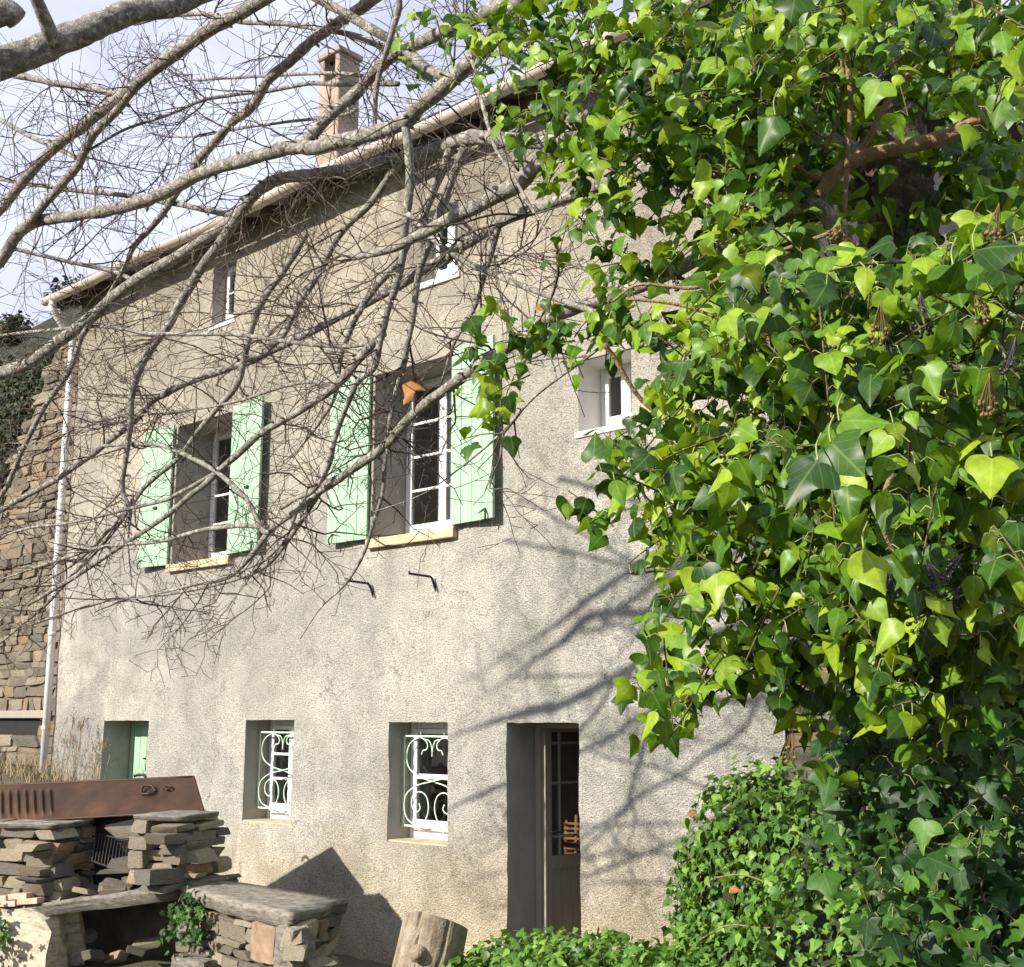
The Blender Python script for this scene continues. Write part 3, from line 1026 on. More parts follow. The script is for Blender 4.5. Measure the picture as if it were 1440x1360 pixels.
dr = child('door', swung(boxes_mesh('door', B, M['doorgreen'], 0.004)), M['doorgreen'], house)
for xa, xb in zip(cx[:-1], cx[1:]):
    for za, zb in zip(cz[:-1], cz[1:]):
        link('pane', swung(box_mesh('pane', xa - .003, xb + .003, y + 0.008, y + 0.012, za - .003, zb + .003)), M['glass'], dr)
for k in range(4):
    xa = pa + (pb - pa) * k / 4
    xb = pa + (pb - pa) * (k + 1) / 4
    link('panel_board', swung(box_mesh('panel_board', xa + .002, xb - .002, y + 0.002, y + 0.02, c + 0.155, midz - 0.115, 0.005)), M['doorgreen'], dr)
link('handle', swung(tube_mesh('handle', catmull(np.array([[a + 0.045, y - 0.014, 1.02], [a + 0.045, y - 0.06, 1.02], [a + 0.09, y - 0.065, 1.02], [a + 0.15, y - 0.055, 1.015]])), 0.009, 6)), M['iron'], dr)
child('door_step', box_mesh('door_step', o[0] - 0.05, o[1] + 0.05, -0.22, y + 0.05, -0.32, -0.13, 0.02), M['slab'], house)

# first floor windows with shutters
for o, ws, la, ra in ((OPEN[4], 0.66, 0.05, -0.06), (OPEN[5], 0.62, 0.06, -0.07)):
    window_unit(o, 1, 4, o[4])
    sill(o, 0.07, 0.10)
    B = [(o[0] - 0.055, o[0] - .004, -0.03, 0.05, o[2] + 0.014, o[3] + 0.045), (o[1] + .004, o[1] + 0.055, -0.03, 0.05, o[2] + 0.014, o[3] + 0.045), (o[0] - .003, o[1] + .003, -0.028, 0.05, o[3] + .004, o[3] + 0.045)]
    child('window_surround', boxes_mesh('window_surround', B, M['woodframe'], 0.005), M['woodframe'], house)
    shutter(o[0] - 0.04, -1, o[2] + 0.0, o[3] + 0.03, ws, la)
    shutter(o[1] + 0.04, 1, o[2] + 0.02, o[3] + 0.05, ws, ra)
for o in OPEN[6:8]:
    window_unit(o, 1, 2, o[4], 0.045, 0.025, o[1] - o[0] > 0.52)
    sill(o, 0.03, 0.07, None, 'plaster_white', 0.04)
o = OPEN[8]
window_unit(o, 1, 1, o[4], 0.05, 0.025, True)
sill(o, 0.03, 0.06, None, 'plaster_white', 0.04)
child('lintel', box_mesh('lintel', o[0] - 0.1, o[1] + 0.14, -0.03, 0.12, o[3] + 0.006, o[3] + 0.09, 0.008), M['woodframe'], house)

# iron brackets under the main window
for hx, hz in ((-2.36, 3.45), (-1.42, 3.45)):
    P = np.array([[hx + 0.02, 0.02, hz - 0.16], [hx + 0.01, -0.035, hz - 0.02], [hx, -0.05, hz], [hx - 0.02, -0.32, hz + 0.01], [hx - 0.02, -0.325, hz + 0.035]])
    child('iron_bracket', tube_mesh('iron_bracket', P, 0.013, 5, None, False), M['iron'], house)

# eave, roof, gutter, downpipe, chimney
RS = math.tan(math.radians(19))
rx0, rx1 = -9.25, 2.7
nm = NM()
nm.add([[rx0, -0.36, 8.10], [rx1, -0.36, 8.10], [rx1, 4.2, 8.10 + 4.56 * RS], [rx0, 4.2, 8.10 + 4.56 * RS],
        [rx0, -0.36, 8.16], [rx1, -0.36, 8.16], [rx1, 4.2, 8.16 + 4.56 * RS], [rx0, 4.2, 8.16 + 4.56 * RS]], None, BOXQ)
nm.add([[rx0, 4.2, 8.10 + 4.56 * RS], [rx1, 4.2, 8.10 + 4.56 * RS], [rx1, 8.8, 8.05], [rx0, 8.8, 8.05],
        [rx0, 4.2, 8.16 + 4.56 * RS], [rx1, 4.2, 8.16 + 4.56 * RS], [rx1, 8.8, 8.11], [rx0, 8.8, 8.11]], None, BOXQ)
roof = child('roof', nm.mesh('roof', M['soffit']), M['soffit'], house)
k = 0
x = rx0 + 0.15
while x < rx1:
    me = box_mesh('rafter', x - 0.04, x + 0.04, -0.33, 0.02, 7.99, 8.095)
    for v in me.vertices:
        v.co.z += (v.co.y + 0.36) * RS
    link('rafter', me, M['soffit'], roof)
    x += 0.55
sl = box_mesh('slate', -0.14, 0.14, -0.2, 0.2, 0, 0.014, 0.003)
for row in range(4):
    x = rx0 + (0.14 if row % 2 else 0)
    while x < rx1:
        so = link('slate', sl, M['slate'], roof)
        yy = -0.26 + row * 0.22
        so.location = (x, yy, 8.165 + (yy + 0.36) * RS + 0.012)
        so.rotation_euler = (math.atan(RS) - 0.03, 0, random.uniform(-.04, .04))
        so.scale = (random.uniform(.85, 1.0), 1, random.uniform(.8, 1.6))
        x += 0.285
rest = box_mesh('slate_courses', rx0, rx1, 0.66, 4.2, 8.17, 8.20)
for v in rest.vertices:
    v.co.z += (v.co.y + 0.36) * RS
link('slate_courses', rest, M['slate'], roof)
# half-round gutter
gx = np.linspace(rx0 - 0.02, rx1, 60)
an = np.linspace(math.pi, 2 * math.pi, 9)
V = []
for i, xx in enumerate(gx):
    sag = 0.012 * math.sin(xx * 1.7) + 0.02 * noise.noise((xx * 0.5, 0, 0))
    for r in (0.082, 0.074):
        for t in an:
            V.append((xx, -0.45 + r * math.cos(t), 8.10 + sag + r * math.sin(t) + (0.0 if r > .08 else .002)))
V = np.array(V)
n1 = len(an)
Q = []
for i in range(len(gx) - 1):
    for j in range(n1 - 1):
        p, q = i * 2 * n1 + j, (i + 1) * 2 * n1 + j
        Q.append((p, p + 1, q + 1, q))
        Q.append((p + n1, q + n1, q + n1 + 1, p + n1 + 1))
    for j in (0, n1 - 1):
        p, q = i * 2 * n1 + j, (i + 1) * 2 * n1 + j
        Q.append((p, q, q + n1, p + n1))
gut = child('gutter', NM().add(V, None, Q).mesh('gutter', M['zinc'], True), M['zinc'], house)
for xx in np.arange(rx0 + 0.3, rx1, 0.9):
    P = np.array([[xx, -0.45 + 0.09 * math.cos(t), 8.10 + 0.09 * math.sin(t)] for t in np.linspace(math.pi, 2 * math.pi, 8)])
    link('gutter_hook', tube_mesh('gutter_hook', P, 0.008, 5), M['zinc'], gut)
P = catmull(np.array([[-9.02, -0.45, 8.03], [-9.02, -0.44, 7.93], [-9.03, -0.30, 7.75], [-9.05, -0.12, 7.58], [-9.05, -0.085, 7.45]]), 5)
dp = child('downpipe', tube_mesh('downpipe', np.vstack([P, [[-9.05, -0.085, 4.0], [-9.03, -0.085, 1.25]]]), 0.052, 14), M['pvc'], house)
for zz in (6.6, 4.9, 3.2, 1.9):
    link('pipe_collar', tube_mesh('pipe_collar', np.array([[-9.045, -0.085, zz], [-9.045, -0.085, zz + 0.05]]), 0.060, 14), M['pvc'], dp)
# chimney: built hollow at the top
cx0, cx1, cy0, cy1, cz0, cz1 = -4.30, -3.90, 0.60, 0.95, 8.2, 10.55
B = []
bm_ = boxes_mesh('chimney', [(cx0, cx1, cy0, cy1, cz0, 10.12),
                             (cx0, cx0 + 0.09, cy0, cy1, 10.121, 10.45), (cx1 - 0.09, cx1, cy0, cy1, 10.121, 10.45),
                             (cx0 - 0.03, cx1 + 0.03, cy0 - 0.03, cy1 + 0.03, 10.451, 10.53), (cx0 + 0.08, cx1 - 0.08, cy0 + 0.06, cy1 - 0.06, 10.531, 10.58)], M['chimney'], 0.012)
ch = child('chimney', bm_, M['chimney'], house)
link('flue', box_mesh('flue', cx0 + 0.092, cx1 - 0.092, cy0 + 0.1, cy1 - 0.1, 10.122, 10.449), M['black'], ch)

# ------------------------------------------------------------------ orange wicker chair seen through the door
CX, CY = -0.98, 1.50
chair = empty('wicker_chair', (CX, CY, -0.12), 'orange wicker chair lit by sun behind the glazed door', 'chair')
for sx in (-0.2, 0.2):
    for sy in (-0.2, 0.2):
        child('leg', tube_mesh('leg', np.array([[CX + sx, CY + sy, -0.12], [CX + sx * .9, CY + sy * .9, 0.32]]), 0.02, 7), M['orange'], chair)
child('seat', box_mesh('seat', CX - .24, CX + .24, CY - .24, CY + .24, 0.32, 0.37, 0.015), M['orange'], chair)
for sx in (-.19, -.06, .07, .19):
    child('back_post', tube_mesh('back_post', np.array([[CX + sx, CY + .22, 0.371], [CX + sx * 1.05, CY + .25, 1.10 - abs(sx) * .5]]), 0.020, 7), M['orange'], chair)
for zz in np.arange(0.62, 0.98, 0.05):
    child('weave', tube_mesh('weave', np.array([[CX - .20, CY + .21, zz], [CX - .07, CY + .25, zz], [CX + .07, CY + .21, zz], [CX + .20, CY + .25, zz]]), 0.017, 5), M['orange'], chair)

# ------------------------------------------------------------------ stones
STONES = []
for k in range(16):
    # angular schist block: jittered corners, each broken into a small facet
    cor = np.array([[x, y, z] for x in (-1, 1) for y in (-1, 1) for z in (-1, 1)], float)
    jit = cor * 0.5 * (1 + RNG.uniform(-0.22, 0.06, (8, 3)))
    jit[:, 0] += RNG.uniform(-.12, .12) * cor[:, 2]
    bm = bmesh.new()
    for i in range(8):
        for ax in range(3):
            j = i ^ (4 >> ax)
            f = RNG.uniform(0.02, 0.20) if RNG.random() < 0.75 else RNG.uniform(.2, .4)
            q = jit[i] + (jit[j] - jit[i]) * f
            bm.verts.new(q)
    bmesh.ops.convex_hull(bm, input=bm.verts[:])
    loose = [v for v in bm.verts if not v.link_faces]
    bmesh.ops.delete(bm, geom=loose, context='VERTS')
    me = bpy.data.meshes.new('stone_shape')
    bm.to_mesh(me)
    bm.free()
    STONES.append(me)


def stone_mesh_for(mat):
    key = mat.name
    if key not in stone_mesh_for.cache:
        L = []
        for s in STONES:
            c = s.copy()
            c.name = 'stone'
            c.materials.clear()
            c.materials.append(mat)
            L.append(c)
        stone_mesh_for.cache[key] = L
    return stone_mesh_for.cache[key]


stone_mesh_for.cache = {}


def lay_stones(parent, org, u, nrm, width, h0, h1, thick, rows=(0.06, 0.15), lens=(0.16, 0.45), mat='stone', top=None, limit=None, skip=None, stuff_after=None):
    """courses of separate stones in the plane through org along u (unit), facing nrm; returns count"""
    u = Vector(u).normalized()
    nrm = Vector(nrm).normalized()
    org = Vector(org)
    ang = math.atan2(u.y, u.x)
    ms = stone_mesh_for(M[mat])
    ploc = parent.matrix_world.translation if parent.type == 'EMPTY' else Vector((0, 0, 0))
    if parent.type == 'EMPTY':
        ploc = parent.location
    z = h0
    cnt = 0
    rest = NM()
    while z < h1:
        h = random.uniform(*rows)
        s = -random.uniform(0, 0.15)
        while s < width:
            l = random.uniform(*lens) * random.choice((0.6, 1, 1, 1.25))
            mid = s + l / 2
            tz = top(mid) if top else h1
            if z + h * 0.6 < tz and not (skip and skip(mid, z + h / 2)):
                hh = h * random.uniform(0.82, 1.12)
                t = thick * random.uniform(0.8, 1.1)
                proud = random.uniform(-0.012, 0.03)
                P = org + u * mid + nrm * (proud - t / 2) + Vector((0, 0, z + h / 2 + random.uniform(-.008, .008)))
                rot = (random.uniform(-.05, .05), random.uniform(-.07, .07), ang + random.uniform(-.10, .10))
                sc = (l * 1.0, t, hh)
                if stuff_after is not None and mid > stuff_after:
                    me = random.choice(ms)
                    A = Matrix.LocRotScale(P, __import__('mathutils').Euler(rot), Vector(sc))
                    vv = np.array([A @ v.co for v in me.vertices])
                    rest.add(vv, [list(p.vertices) for p in me.polygons])
                else:
                    o = link('stone', random.choice(ms), None, parent)
                    o.location = P - ploc
                    o.rotation_euler = rot
                    o.scale = sc
                    cnt += 1
            s += l + random.uniform(0.002, 0.02)
        z += h + random.uniform(-0.004, 0.01)
    return cnt, rest


# wall of warm stone left of the downpipe
lw = empty('stone_wall', (-10.6, 0.4, 1.2), 'warm brown dry stone wall left of the white downpipe with a ragged sloping top', 'wall')


def lw_top(s):
    x = -9.12 - s
    return float(np.interp(x, [-15, -12.2, -11.5, -11.2, -10.8, -10.1, -9.1], [3.4, 4.2, 5.4, 5.8, 6.6, 7.7, 7.9])) + 0.12 * noise.noise((x * 3, 0, 0))


cnt, rest = lay_stones(lw, (-9.12, 0.14, 0), (-1, 0, 0), (0, -1, 0), 4.5, 0.9, 7.9, 0.22, (0.075, 0.20), (0.2, 0.7), 'stonewarm', lw_top,
                       skip=lambda s, z: 0.45 < s < 2.2 and 1.82 < z < 2.06 or (0.2 < s < 2.3 and 2.06 < z < 2.18), stuff_after=2.55)
child('stones_beyond', rest.mesh('stones_beyond', M['stonewarm']), M['stonewarm'], lw)['kind'] = 'stuff'
nm = NM()
xs_ = np.linspace(-9.05, -13.6, 30)
for a, b in zip(xs_[:-1], xs_[1:]):
    za, zb = lw_top(-9.12 - a) - 0.12, lw_top(-9.12 - b) - 0.12
    nm.add([[a, 0.17, 0.4], [b, 0.17, 0.4], [b, 0.17, zb], [a, 0.17, za], [a, 0.6, 0.4], [b, 0.6, 0.4], [b, 0.6, zb], [a, 0.6, za]], None,
           [[0, 1, 2, 3], [4, 7, 6, 5], [3, 2, 6, 7]])
child('core', nm.mesh('core', M['mortar']), M['mortar'], lw)
child('beam', box_mesh('beam', -11.4, -9.32, 0.06, 0.32, 2.06, 2.17, 0.012), M['woodframe'], lw)
child('gap_shade_panel', box_mesh('gap_shade_panel', -11.3, -9.57, 0.15, 0.165, 1.82, 2.055), M['black'], lw)  # thin black panel stands in for the shade inside the gap

# bare stone wall where the render stops on the right
rw = empty('stone_wall', (3.6, 0.4, 0.2), 'bare pale stone wall where the render ends, behind the hanging ivy', 'wall')
cnt2, rest = lay_stones(rw, (2.40, 0.045, 0), (1, 0, 0), (0, -1, 0), 4.2, 0.3, 5.6, 0.24, (0.08, 0.17), (0.22, 0.55), 'stonewarm', None,
                        skip=lambda s, z: z > 3.4 and s < 1.2 and False, stuff_after=1.5)
child('stones_beyond', rest.mesh('stones_beyond', M['stonewarm']), M['stonewarm'], rw)['kind'] = 'stuff'
child('core', box_mesh('core', 2.33, 6.7, 0.10, 0.6, -0.3, 5.6), M['mortar'], rw)

# ------------------------------------------------------------------ stone barbecue
A0 = np.array([-2.24, -2.2])
BU = np.array([-0.933, -0.36])
BV = np.array([-0.36, 0.933])


def bq(s, t, z):
    p = A0 + s * BU + t * BV
    return (p[0], p[1], z)


def slab_mesh(name, corners, z, th, seed, n=7, tilt=None, rough=0.03):
    """irregular schist slab: outline through corners, ragged layered edge"""
    C = np.array(corners, float)
    out = []
    m = len(C)
    for i in range(m):
        a, b = C[i], C[(i + 1) % m]
        for k in range(n):
            p = a + (b - a) * k / n
            out.append(p + rough * np.array([noise.noise((p[0] * 4, p[1] * 4, seed)), noise.noise((p[0] * 4, p[1] * 4, seed + 9))]) * 2
                       + RNG.normal(0, rough * 0.25, 2))
    out = np.array(out)
    N = len(out)
    cen = out.mean(0)
    layers = [(0.0, 0.985), (-0.30, 1.0), (-0.34, 0.985), (-0.62, 0.995), (-0.66, 0.975), (-1.0, 0.965)]
    nm = NM()
    V = []
    for dz, sc in layers:
        for p in out:
            q = cen + (p - cen) * (sc + RNG.normal(0, 0.004))
            zz = z + dz * th + (0.012 * noise.noise((q[0] * 2.5, q[1] * 2.5, seed)) if True else 0)
            if tilt is not None:
                zz += (q - cen) @ np.array(tilt)
            V.append((q[0], q[1], zz))
    # inner ring + centre on top for gentle relief
    for f in (0.66, 0.33):
        for p in out:
            q = cen + (p - cen) * f
            zz = z + 0.014 * noise.noise((q[0] * 3.5, q[1] * 3.5, seed)) + ((q - cen) @ np.array(tilt) if tilt is not None else 0)
            V.append((q[0], q[1], zz))
    V.append((cen[0], cen[1], z))
    V.append((cen[0], cen[1], z - th))
    V = np.array(V)
    Q, T = [], []
    L = len(layers)
    for l in range(L - 1):
        for i in range(N):
            j = (i + 1) % N
            Q.append((l * N + i, (l + 1) * N + i, (l + 1) * N + j, l * N + j))
    r0, r1 = L * N, (L + 1) * N
    for i in range(N):
        j = (i + 1) % N
        Q.append((i, j, r0 + j, r0 + i))
        Q.append((r0 + i, r0 + j, r1 + j, r1 + i))
        T.append((r1 + i, r1 + j, (L + 2) * N))
        T.append(((L - 1) * N + j, (L - 1) * N + i, (L + 2) * N + 1))
    return nm.add(V, T, Q).mesh(name)


bbq = empty('stone_barbecue', bq(1.1, 0.4, -0.5), 'rough dry stone barbecue with two pillars below the rusty metal sheet', 'barbecue')
TILT = (0.14, 0.054)


def pillar(s0, s1, depth, z0, z1, seed):
    random.seed(seed)
    core = NM()
    V = [bq(s0 + .08, .10, z0 - .02), bq(s1 - .08, .10, z0 - .02), bq(s1 - .08, depth - .08, z0 - .02), bq(s0 + .08, depth - .08, z0 - .02),
         bq(s0 + .08, .10, z1 - .08), bq(s1 - .08, .10, z1 - .08), bq(s1 - .08, depth - .08, z1 - .08), bq(s0 + .08, depth - .08, z1 - .08)]
    core.add(V, None, [q[::-1] for q in BOXQ])
    p = child('pillar', core.mesh('pillar', M['mortar']), M['mortar'], bbq)
    # front, right side, left side
    lay_stones(p, bq(s0, 0, 0), (*BU, 0), (*(-BV), 0), s1 - s0, z0, z1, 0.26, (0.04, 0.13), (0.16, 0.46), 'stone')
    lay_stones(p, bq(s0, depth, 0), (*(-BV), 0), (*(-BU), 0), depth, z0, z1, 0.26, (0.04, 0.13), (0.16, 0.46), 'stone')
    lay_stones(p, bq(s1, 0, 0), (*BV, 0), (*BU, 0), depth, z0, z1, 0.2, (0.09, 0.17), (0.26, 0.5), 'stone')
    return p


pillar(0.0, 0.55, 0.60, 0.61, 1.16, 3)
pillar(1.45, 2.4, 0.60, 0.42, 1.06, 5)
hs = slab_mesh('hearth_slab', [bq(-0.02, -0.12, 0)[:2], bq(-0.02, 0.85, 0)[:2], bq(2.75, 0.85, 0)[:2], bq(2.75, -0.14, 0)[:2]], 0.43, 0.12, 4.0, 9, TILT, 0.05)
child('hearth_slab', hs, M['slab'], bbq)
child('cap_slab', slab_mesh('cap_slab', [bq(1.42, -0.05, 0)[:2], bq(1.40, 0.5, 0)[:2], bq(2.1, 0.6, 0)[:2], bq(2.1, -0.06, 0)[:2]], 1.10, 0.045, 8.0, 5), M['slab'], bbq)
child('cap_slab', slab_mesh('cap_slab', [bq(0.02, -0.02, 0)[:2], bq(0.05, 0.6, 0)[:2], bq(0.5, 0.65, 0)[:2], bq(0.55, -0.03, 0)[:2]], 1.21, 0.045, 18.0, 5), M['slab'], bbq)
V = [bq(0.5, .58, .5), bq(1.5, .58, .4), bq(1.5, .66, .4), bq(0.5, .66, .5), bq(0.5, .58, 1.2), bq(1.5, .58, 1.12), bq(1.5, .66, 1.12), bq(0.5, .66, 1.2)]
child('back_panel', NM().add(V, None, [q[::-1] for q in BOXQ]).mesh('back_panel', M['black']), M['black'], bbq)  # black sheet darkens the hearth: soot and cavity shade in one colour
# base under the hearth: dark back and pale boulder support
V = [bq(-.1, .9, -.5), bq(2.7, .9, -.5), bq(2.7, 1.0, -.5), bq(-.1, 1.0, -.5), bq(-.1, .9, .45), bq(2.7, .9, .15), bq(2.7, 1.0, .15), bq(-.1, 1.0, .45)]
child('base_back', NM().add(V, None, [q[::-1] for q in BOXQ]).mesh('base_back', M['mortar']), M['mortar'], bbq)


def boulder(name, cen, size, mat, parent, seed, rotz=0.0, sub=3, cut=None):
    bm = bmesh.new()
    bmesh.ops.create_cube(bm, size=1)
    bmesh.ops.subdivide_edges(bm, edges=bm.edges[:], cuts=sub, use_grid_fill=True)
    for v in bm.verts:
        p = v.co.copy()
        r = max(abs(p.x), abs(p.y), abs(p.z))
        v.co = p * (1 - 0.22 * max(0, p.length - 0.55))
        nz = noise.noise_vector((p * 3.1 + Vector((seed, seed * 2, 0))))
        v.co += nz * 0.10 + noise.noise_vector(p * 8 + Vector((0, seed, 0))) * 0.035
        v.co = Vector((v.co.x * size[0], v.co.y * size[1], v.co.z * size[2]))
    bmesh.ops.rotate(bm, verts=bm.verts, cent=(0, 0, 0), matrix=Matrix.Rotation(rotz, 3, 'Z'))
    bmesh.ops.translate(bm, verts=bm.verts, vec=cen)
    me = bpy.data.meshes.new(name)
    bm.to_mesh(me)
    bm.free()
    return child(name, me, mat, parent)


p = bq(1.78, 0.10, -0.04)
boulder('support_boulder', Vector(p), (0.95, 0.5, 0.80), M['palestone'], bbq, 3.0, math.atan2(BU[1], BU[0]))
random.seed(21)
# loose rubble under and on the hearth
for k in range(16):
    s, t = random.uniform(0.55, 1.5), random.uniform(0.05, 0.5)
    o = link('rubble', random.choice(stone_mesh_for(M['stone'])), None, bbq)
    on = k < 9
    zz = 0.49 - 0.15 * (s - 1.0) + 0.03 if on else -0.12 + random.uniform(0, 0.18)
    o.location = Vector(bq(s, t, zz)) - bbq.location
    o.rotation_euler = (random.uniform(-.4, .4), random.uniform(-.4, .4), random.uniform(0, 6))
    o.scale = (random.uniform(.12, .3), random.uniform(.1, .2), random.uniform(.04, .09))

# bricks stacked on the hearth's left
for k, (s, t, zz, r) in enumerate([(1.55, -0.11, 0.435, 0.05), (1.79, -0.10, 0.40, -0.08), (2.03, -0.11, 0.365, 0.1), (1.67, -0.10, 0.47, -0.04), (1.92, -0.10, 0.435, 0.06)]):
    b_ = link('brick', box_mesh('brick', -0.11, 0.11, -0.05, 0.05, -0.025, 0.025, 0.006), M['brick'])
    b_.location = bq(s, t - 0.02, zz)
    b_.rotation_euler = (0, 0.09, math.atan2(BU[1], BU[0]) + r)
    tag(b_, ['pale pink brick at the right end of the lower row on the hearth slab', 'pale pink brick in the middle of the lower row on the hearth slab', 'pale pink brick at the left end of the lower row on the hearth slab',
             'pale pink brick at the right of the upper row in front of the left pillar', 'pale pink brick at the left of the upper row in front of the left pillar'][k], 'brick', 'bricks on the hearth slab')

# rusty ribbed sheet resting across the pillars
lid = empty('metal_sheet', bq(1.0, 0.2, 1.1), 'long rusty brown metal sheet with pressed ribs lying across the stone pillars', 'metal sheet')
Ltl, Ltr, Lbr, Lbl = on_y(0, 1104, -2.6), on_y(272, 1092, -1.5), on_y(286, 1140, -1.68), on_y(0, 1156, -2.78)
dirL = (Ltl - Ltr)
Ltl2 = Ltr + dirL * 1.28
Lbl2 = Lbr + (Lbl - Lbr) * 1.28


def lidp(a, b, h=0.0):
    """a 0 right .. 1 left (1/1.28 is the frame edge), b 0 top .. 1 bottom"""
    p = (Ltr * (1 - a) + Ltl2 * a) * (1 - b) + (Lbr * (1 - a) + Lbl2 * a) * b
    n = np.cross(dirL, Lbr - Ltr)
    n /= np.linalg.norm(n)
    if n[1] > 0:
        n = -n
    return p + n * h


na, nb = 400, 16
V = []
for i in range(na + 1):
    a = i / na
    for j in range(nb + 1):
        b = j / nb
        h = 0.006 * noise.noise((a * 6, b * 2, 1))
        if a > 0.56 and 0.16 < b < 0.9:                      # pressed ribs
            ph = ((a - 0.56) / 0.033) % 1.0
            h += 0.030 * (max(0.0, math.sin(ph * math.pi)) ** 5) * min(1, (b - 0.16) * 9, (0.9 - b) * 9)
        V.append(lidp(a, b, h))
I = np.arange((na + 1) * (nb + 1)).reshape(na + 1, nb + 1)
Q = np.stack([I[:-1, :-1], I[1:, :-1], I[1:, 1:], I[:-1, 1:]], -1).reshape(-1, 4)
V2 = [lidp(i / na, j / nb, -0.006) for i in range(na + 1) for j in range(nb + 1)]
nm = NM().add(V, None, Q).add(V2, None, Q[:, ::-1])
child('sheet', nm.mesh('sheet', M['rust'], True), M['rust'], lid)
for (a0, b0), (a1, b1) in (((0, 0), (1, 0)), ((0, 0), (0, 1)), ((0, 1), (1, 1))):
    pts = np.array([lidp(a0 + (a1 - a0) * t, b0 + (b1 - b0) * t, -0.004) for t in np.linspace(0, 1, 12)])
    child('rolled_edge', tube_mesh('rolled_edge', pts, 0.013, 7), M['rust'], lid)
bk = [lidp(0, 0, -0.02), lidp(1, 0, -0.02), lidp(1, 0, -0.22), lidp(0, 0, -0.22)]
nm = NM().add(np.vstack([bk, np.array(bk) - [0, 0, .006]]), None, BOXQ[:2])
child('top_flange', nm.mesh('top_flange', M['rust']), M['rust'], lid)
pts = catmull(np.array([lidp(0.16, 0.42, 0.01), lidp(0.17, 0.30, 0.03), lidp(0.20, 0.30, 0.035), lidp(0.215, 0.46, 0.02), lidp(0.19, 0.52, 0.03), lidp(0.165, 0.46, 0.02)]), 4)
child('latch', tube_mesh('latch', pts, 0.012, 6), M['rust'], lid)
pts = catmull(np.array([lidp(0.125, 0.30, 0.012), lidp(0.115, 0.42, 0.03), lidp(0.10, 0.36, 0.03), lidp(0.115, 0.27, 0.02), lidp(0.13, 0.34, 0.012)]), 4)
child('latch_ring', tube_mesh('latch_ring', pts, 0.010, 6), M['rust'], lid)
pts = catmull(np.array([lidp(0.19, -0.02, 0.0), lidp(0.19, -0.10, 0.0), lidp(0.215, -0.12, 0.0), lidp(0.235, -0.08, 0.0)]), 4)
child('hook', tube_mesh('hook', pts, 0.014, 6), M['iron'], lid)

# barbecue grill rack leaning in the hearth
rack = empty('grill_rack', bq(1.05, 0.3, 0.35), 'black wire grill rack leaning inside the dark hearth', 'grill')
g0, g1, g2, g3 = [np.array(v) for v in (bq(0.75, 0.15, 0.56), bq(1.42, 0.45, 0.92), bq(1.35, 0.15, 0.86), bq(0.68, 0.45, 0.6))]
ga, gb, gc, gd_ = np.array(bq(0.62, 0.14, 0.66)), np.array(bq(1.18, 0.22, 0.76)), np.array(bq(1.38, 0.50, 0.97)), np.array(bq(0.82, 0.46, 0.92))
for k in range(15):
    t = k / 14
    child('wire', tube_mesh('wire', np.array([ga + (gb - ga) * t, gd_ + (gc - gd_) * t]), 0.006 if 0 < k < 14 else 0.009, 5), M['iron'], rack)
for pa_, pb_ in ((ga, gb), (gd_, gc)):
    child('rim', tube_mesh('rim', np.array([pa_, pb_]), 0.009, 5), M['iron'], rack)

# ------------------------------------------------------------------ stone bench / table
tb = empty('stone_table', (-1.3, -2.1, -0.1), 'stone slab table on a dry stone base beside the barbecue', 'table')
TC = [(-2.29, -2.24), (-2.32, -1.69), (-0.56, -1.75), (-0.28, -2.54), (-1.1, -2.47)]
TC = [TC[0], TC[4], TC[3], TC[2], TC[1]]
child('top_slab', slab_mesh('top_slab', TC, 0.62, 0.11, 2.0, 8, (0.0, 0.0), 0.04), M['slab'], tb)
fa, fb, fc_, fd = np.array([-2.22, -2.20]), np.array([-0.18, -2.46]), np.array([-0.60, -1.84]), np.array([-2.2, -1.8])
V = [(*p, -0.35) for p in (fa + [.1, .12], fb + [-.12, .12], fc_ + [-.12, -.05], fd)] + [(*p, 0.48) for p in (fa + [.1, .12], fb + [-.12, .12], fc_ + [-.12, -.05], fd)]
base = child('base', NM().add(V, None, BOXQ).mesh('base', M['mortar']), M['mortar'], tb)
random.seed(33)
d1 = fb - fa
n1_ = np.array([d1[1], -d1[0]]) / np.linalg.norm(d1)
lay_stones(base, (*fa, 0), (*d1, 0), (*n1_, 0), float(np.linalg.norm(d1)) - 0.2, -0.25, 0.505, 0.2, (0.045, 0.12), (0.14, 0.36), 'stone')
d2 = fc_ - fb
n2_ = np.array([d2[1], -d2[0]]) / np.linalg.norm(d2)
lay_stones(base, (*fb, 0), (*d2, 0), (*n2_, 0), float(np.linalg.norm(d2)), -0.25, 0.505, 0.2, (0.06, 0.13), (0.2, 0.45), 'stone')
boulder('upright_stone', Vector((-0.30, -2.48, 0.30)), (0.27, 0.20, 0.46), M['slab'], tb, 7.0, -0.1)
boulder('orange_stone', Vector((-0.68, -2.41, 0.36)), (0.34, 0.16, 0.28), m_simple('rust_orange_stone', (0.27, 0.185, 0.12), 0.9, 0.4, 6, 0, 0.6, 30, 0.01), tb, 9.0, -0.1)
boulder('corner_stone', Vector((-1.78, -2.33, 0.0)), (0.46, 0.24, 0.22), M['slab'], tb, 12.0, 0.1)

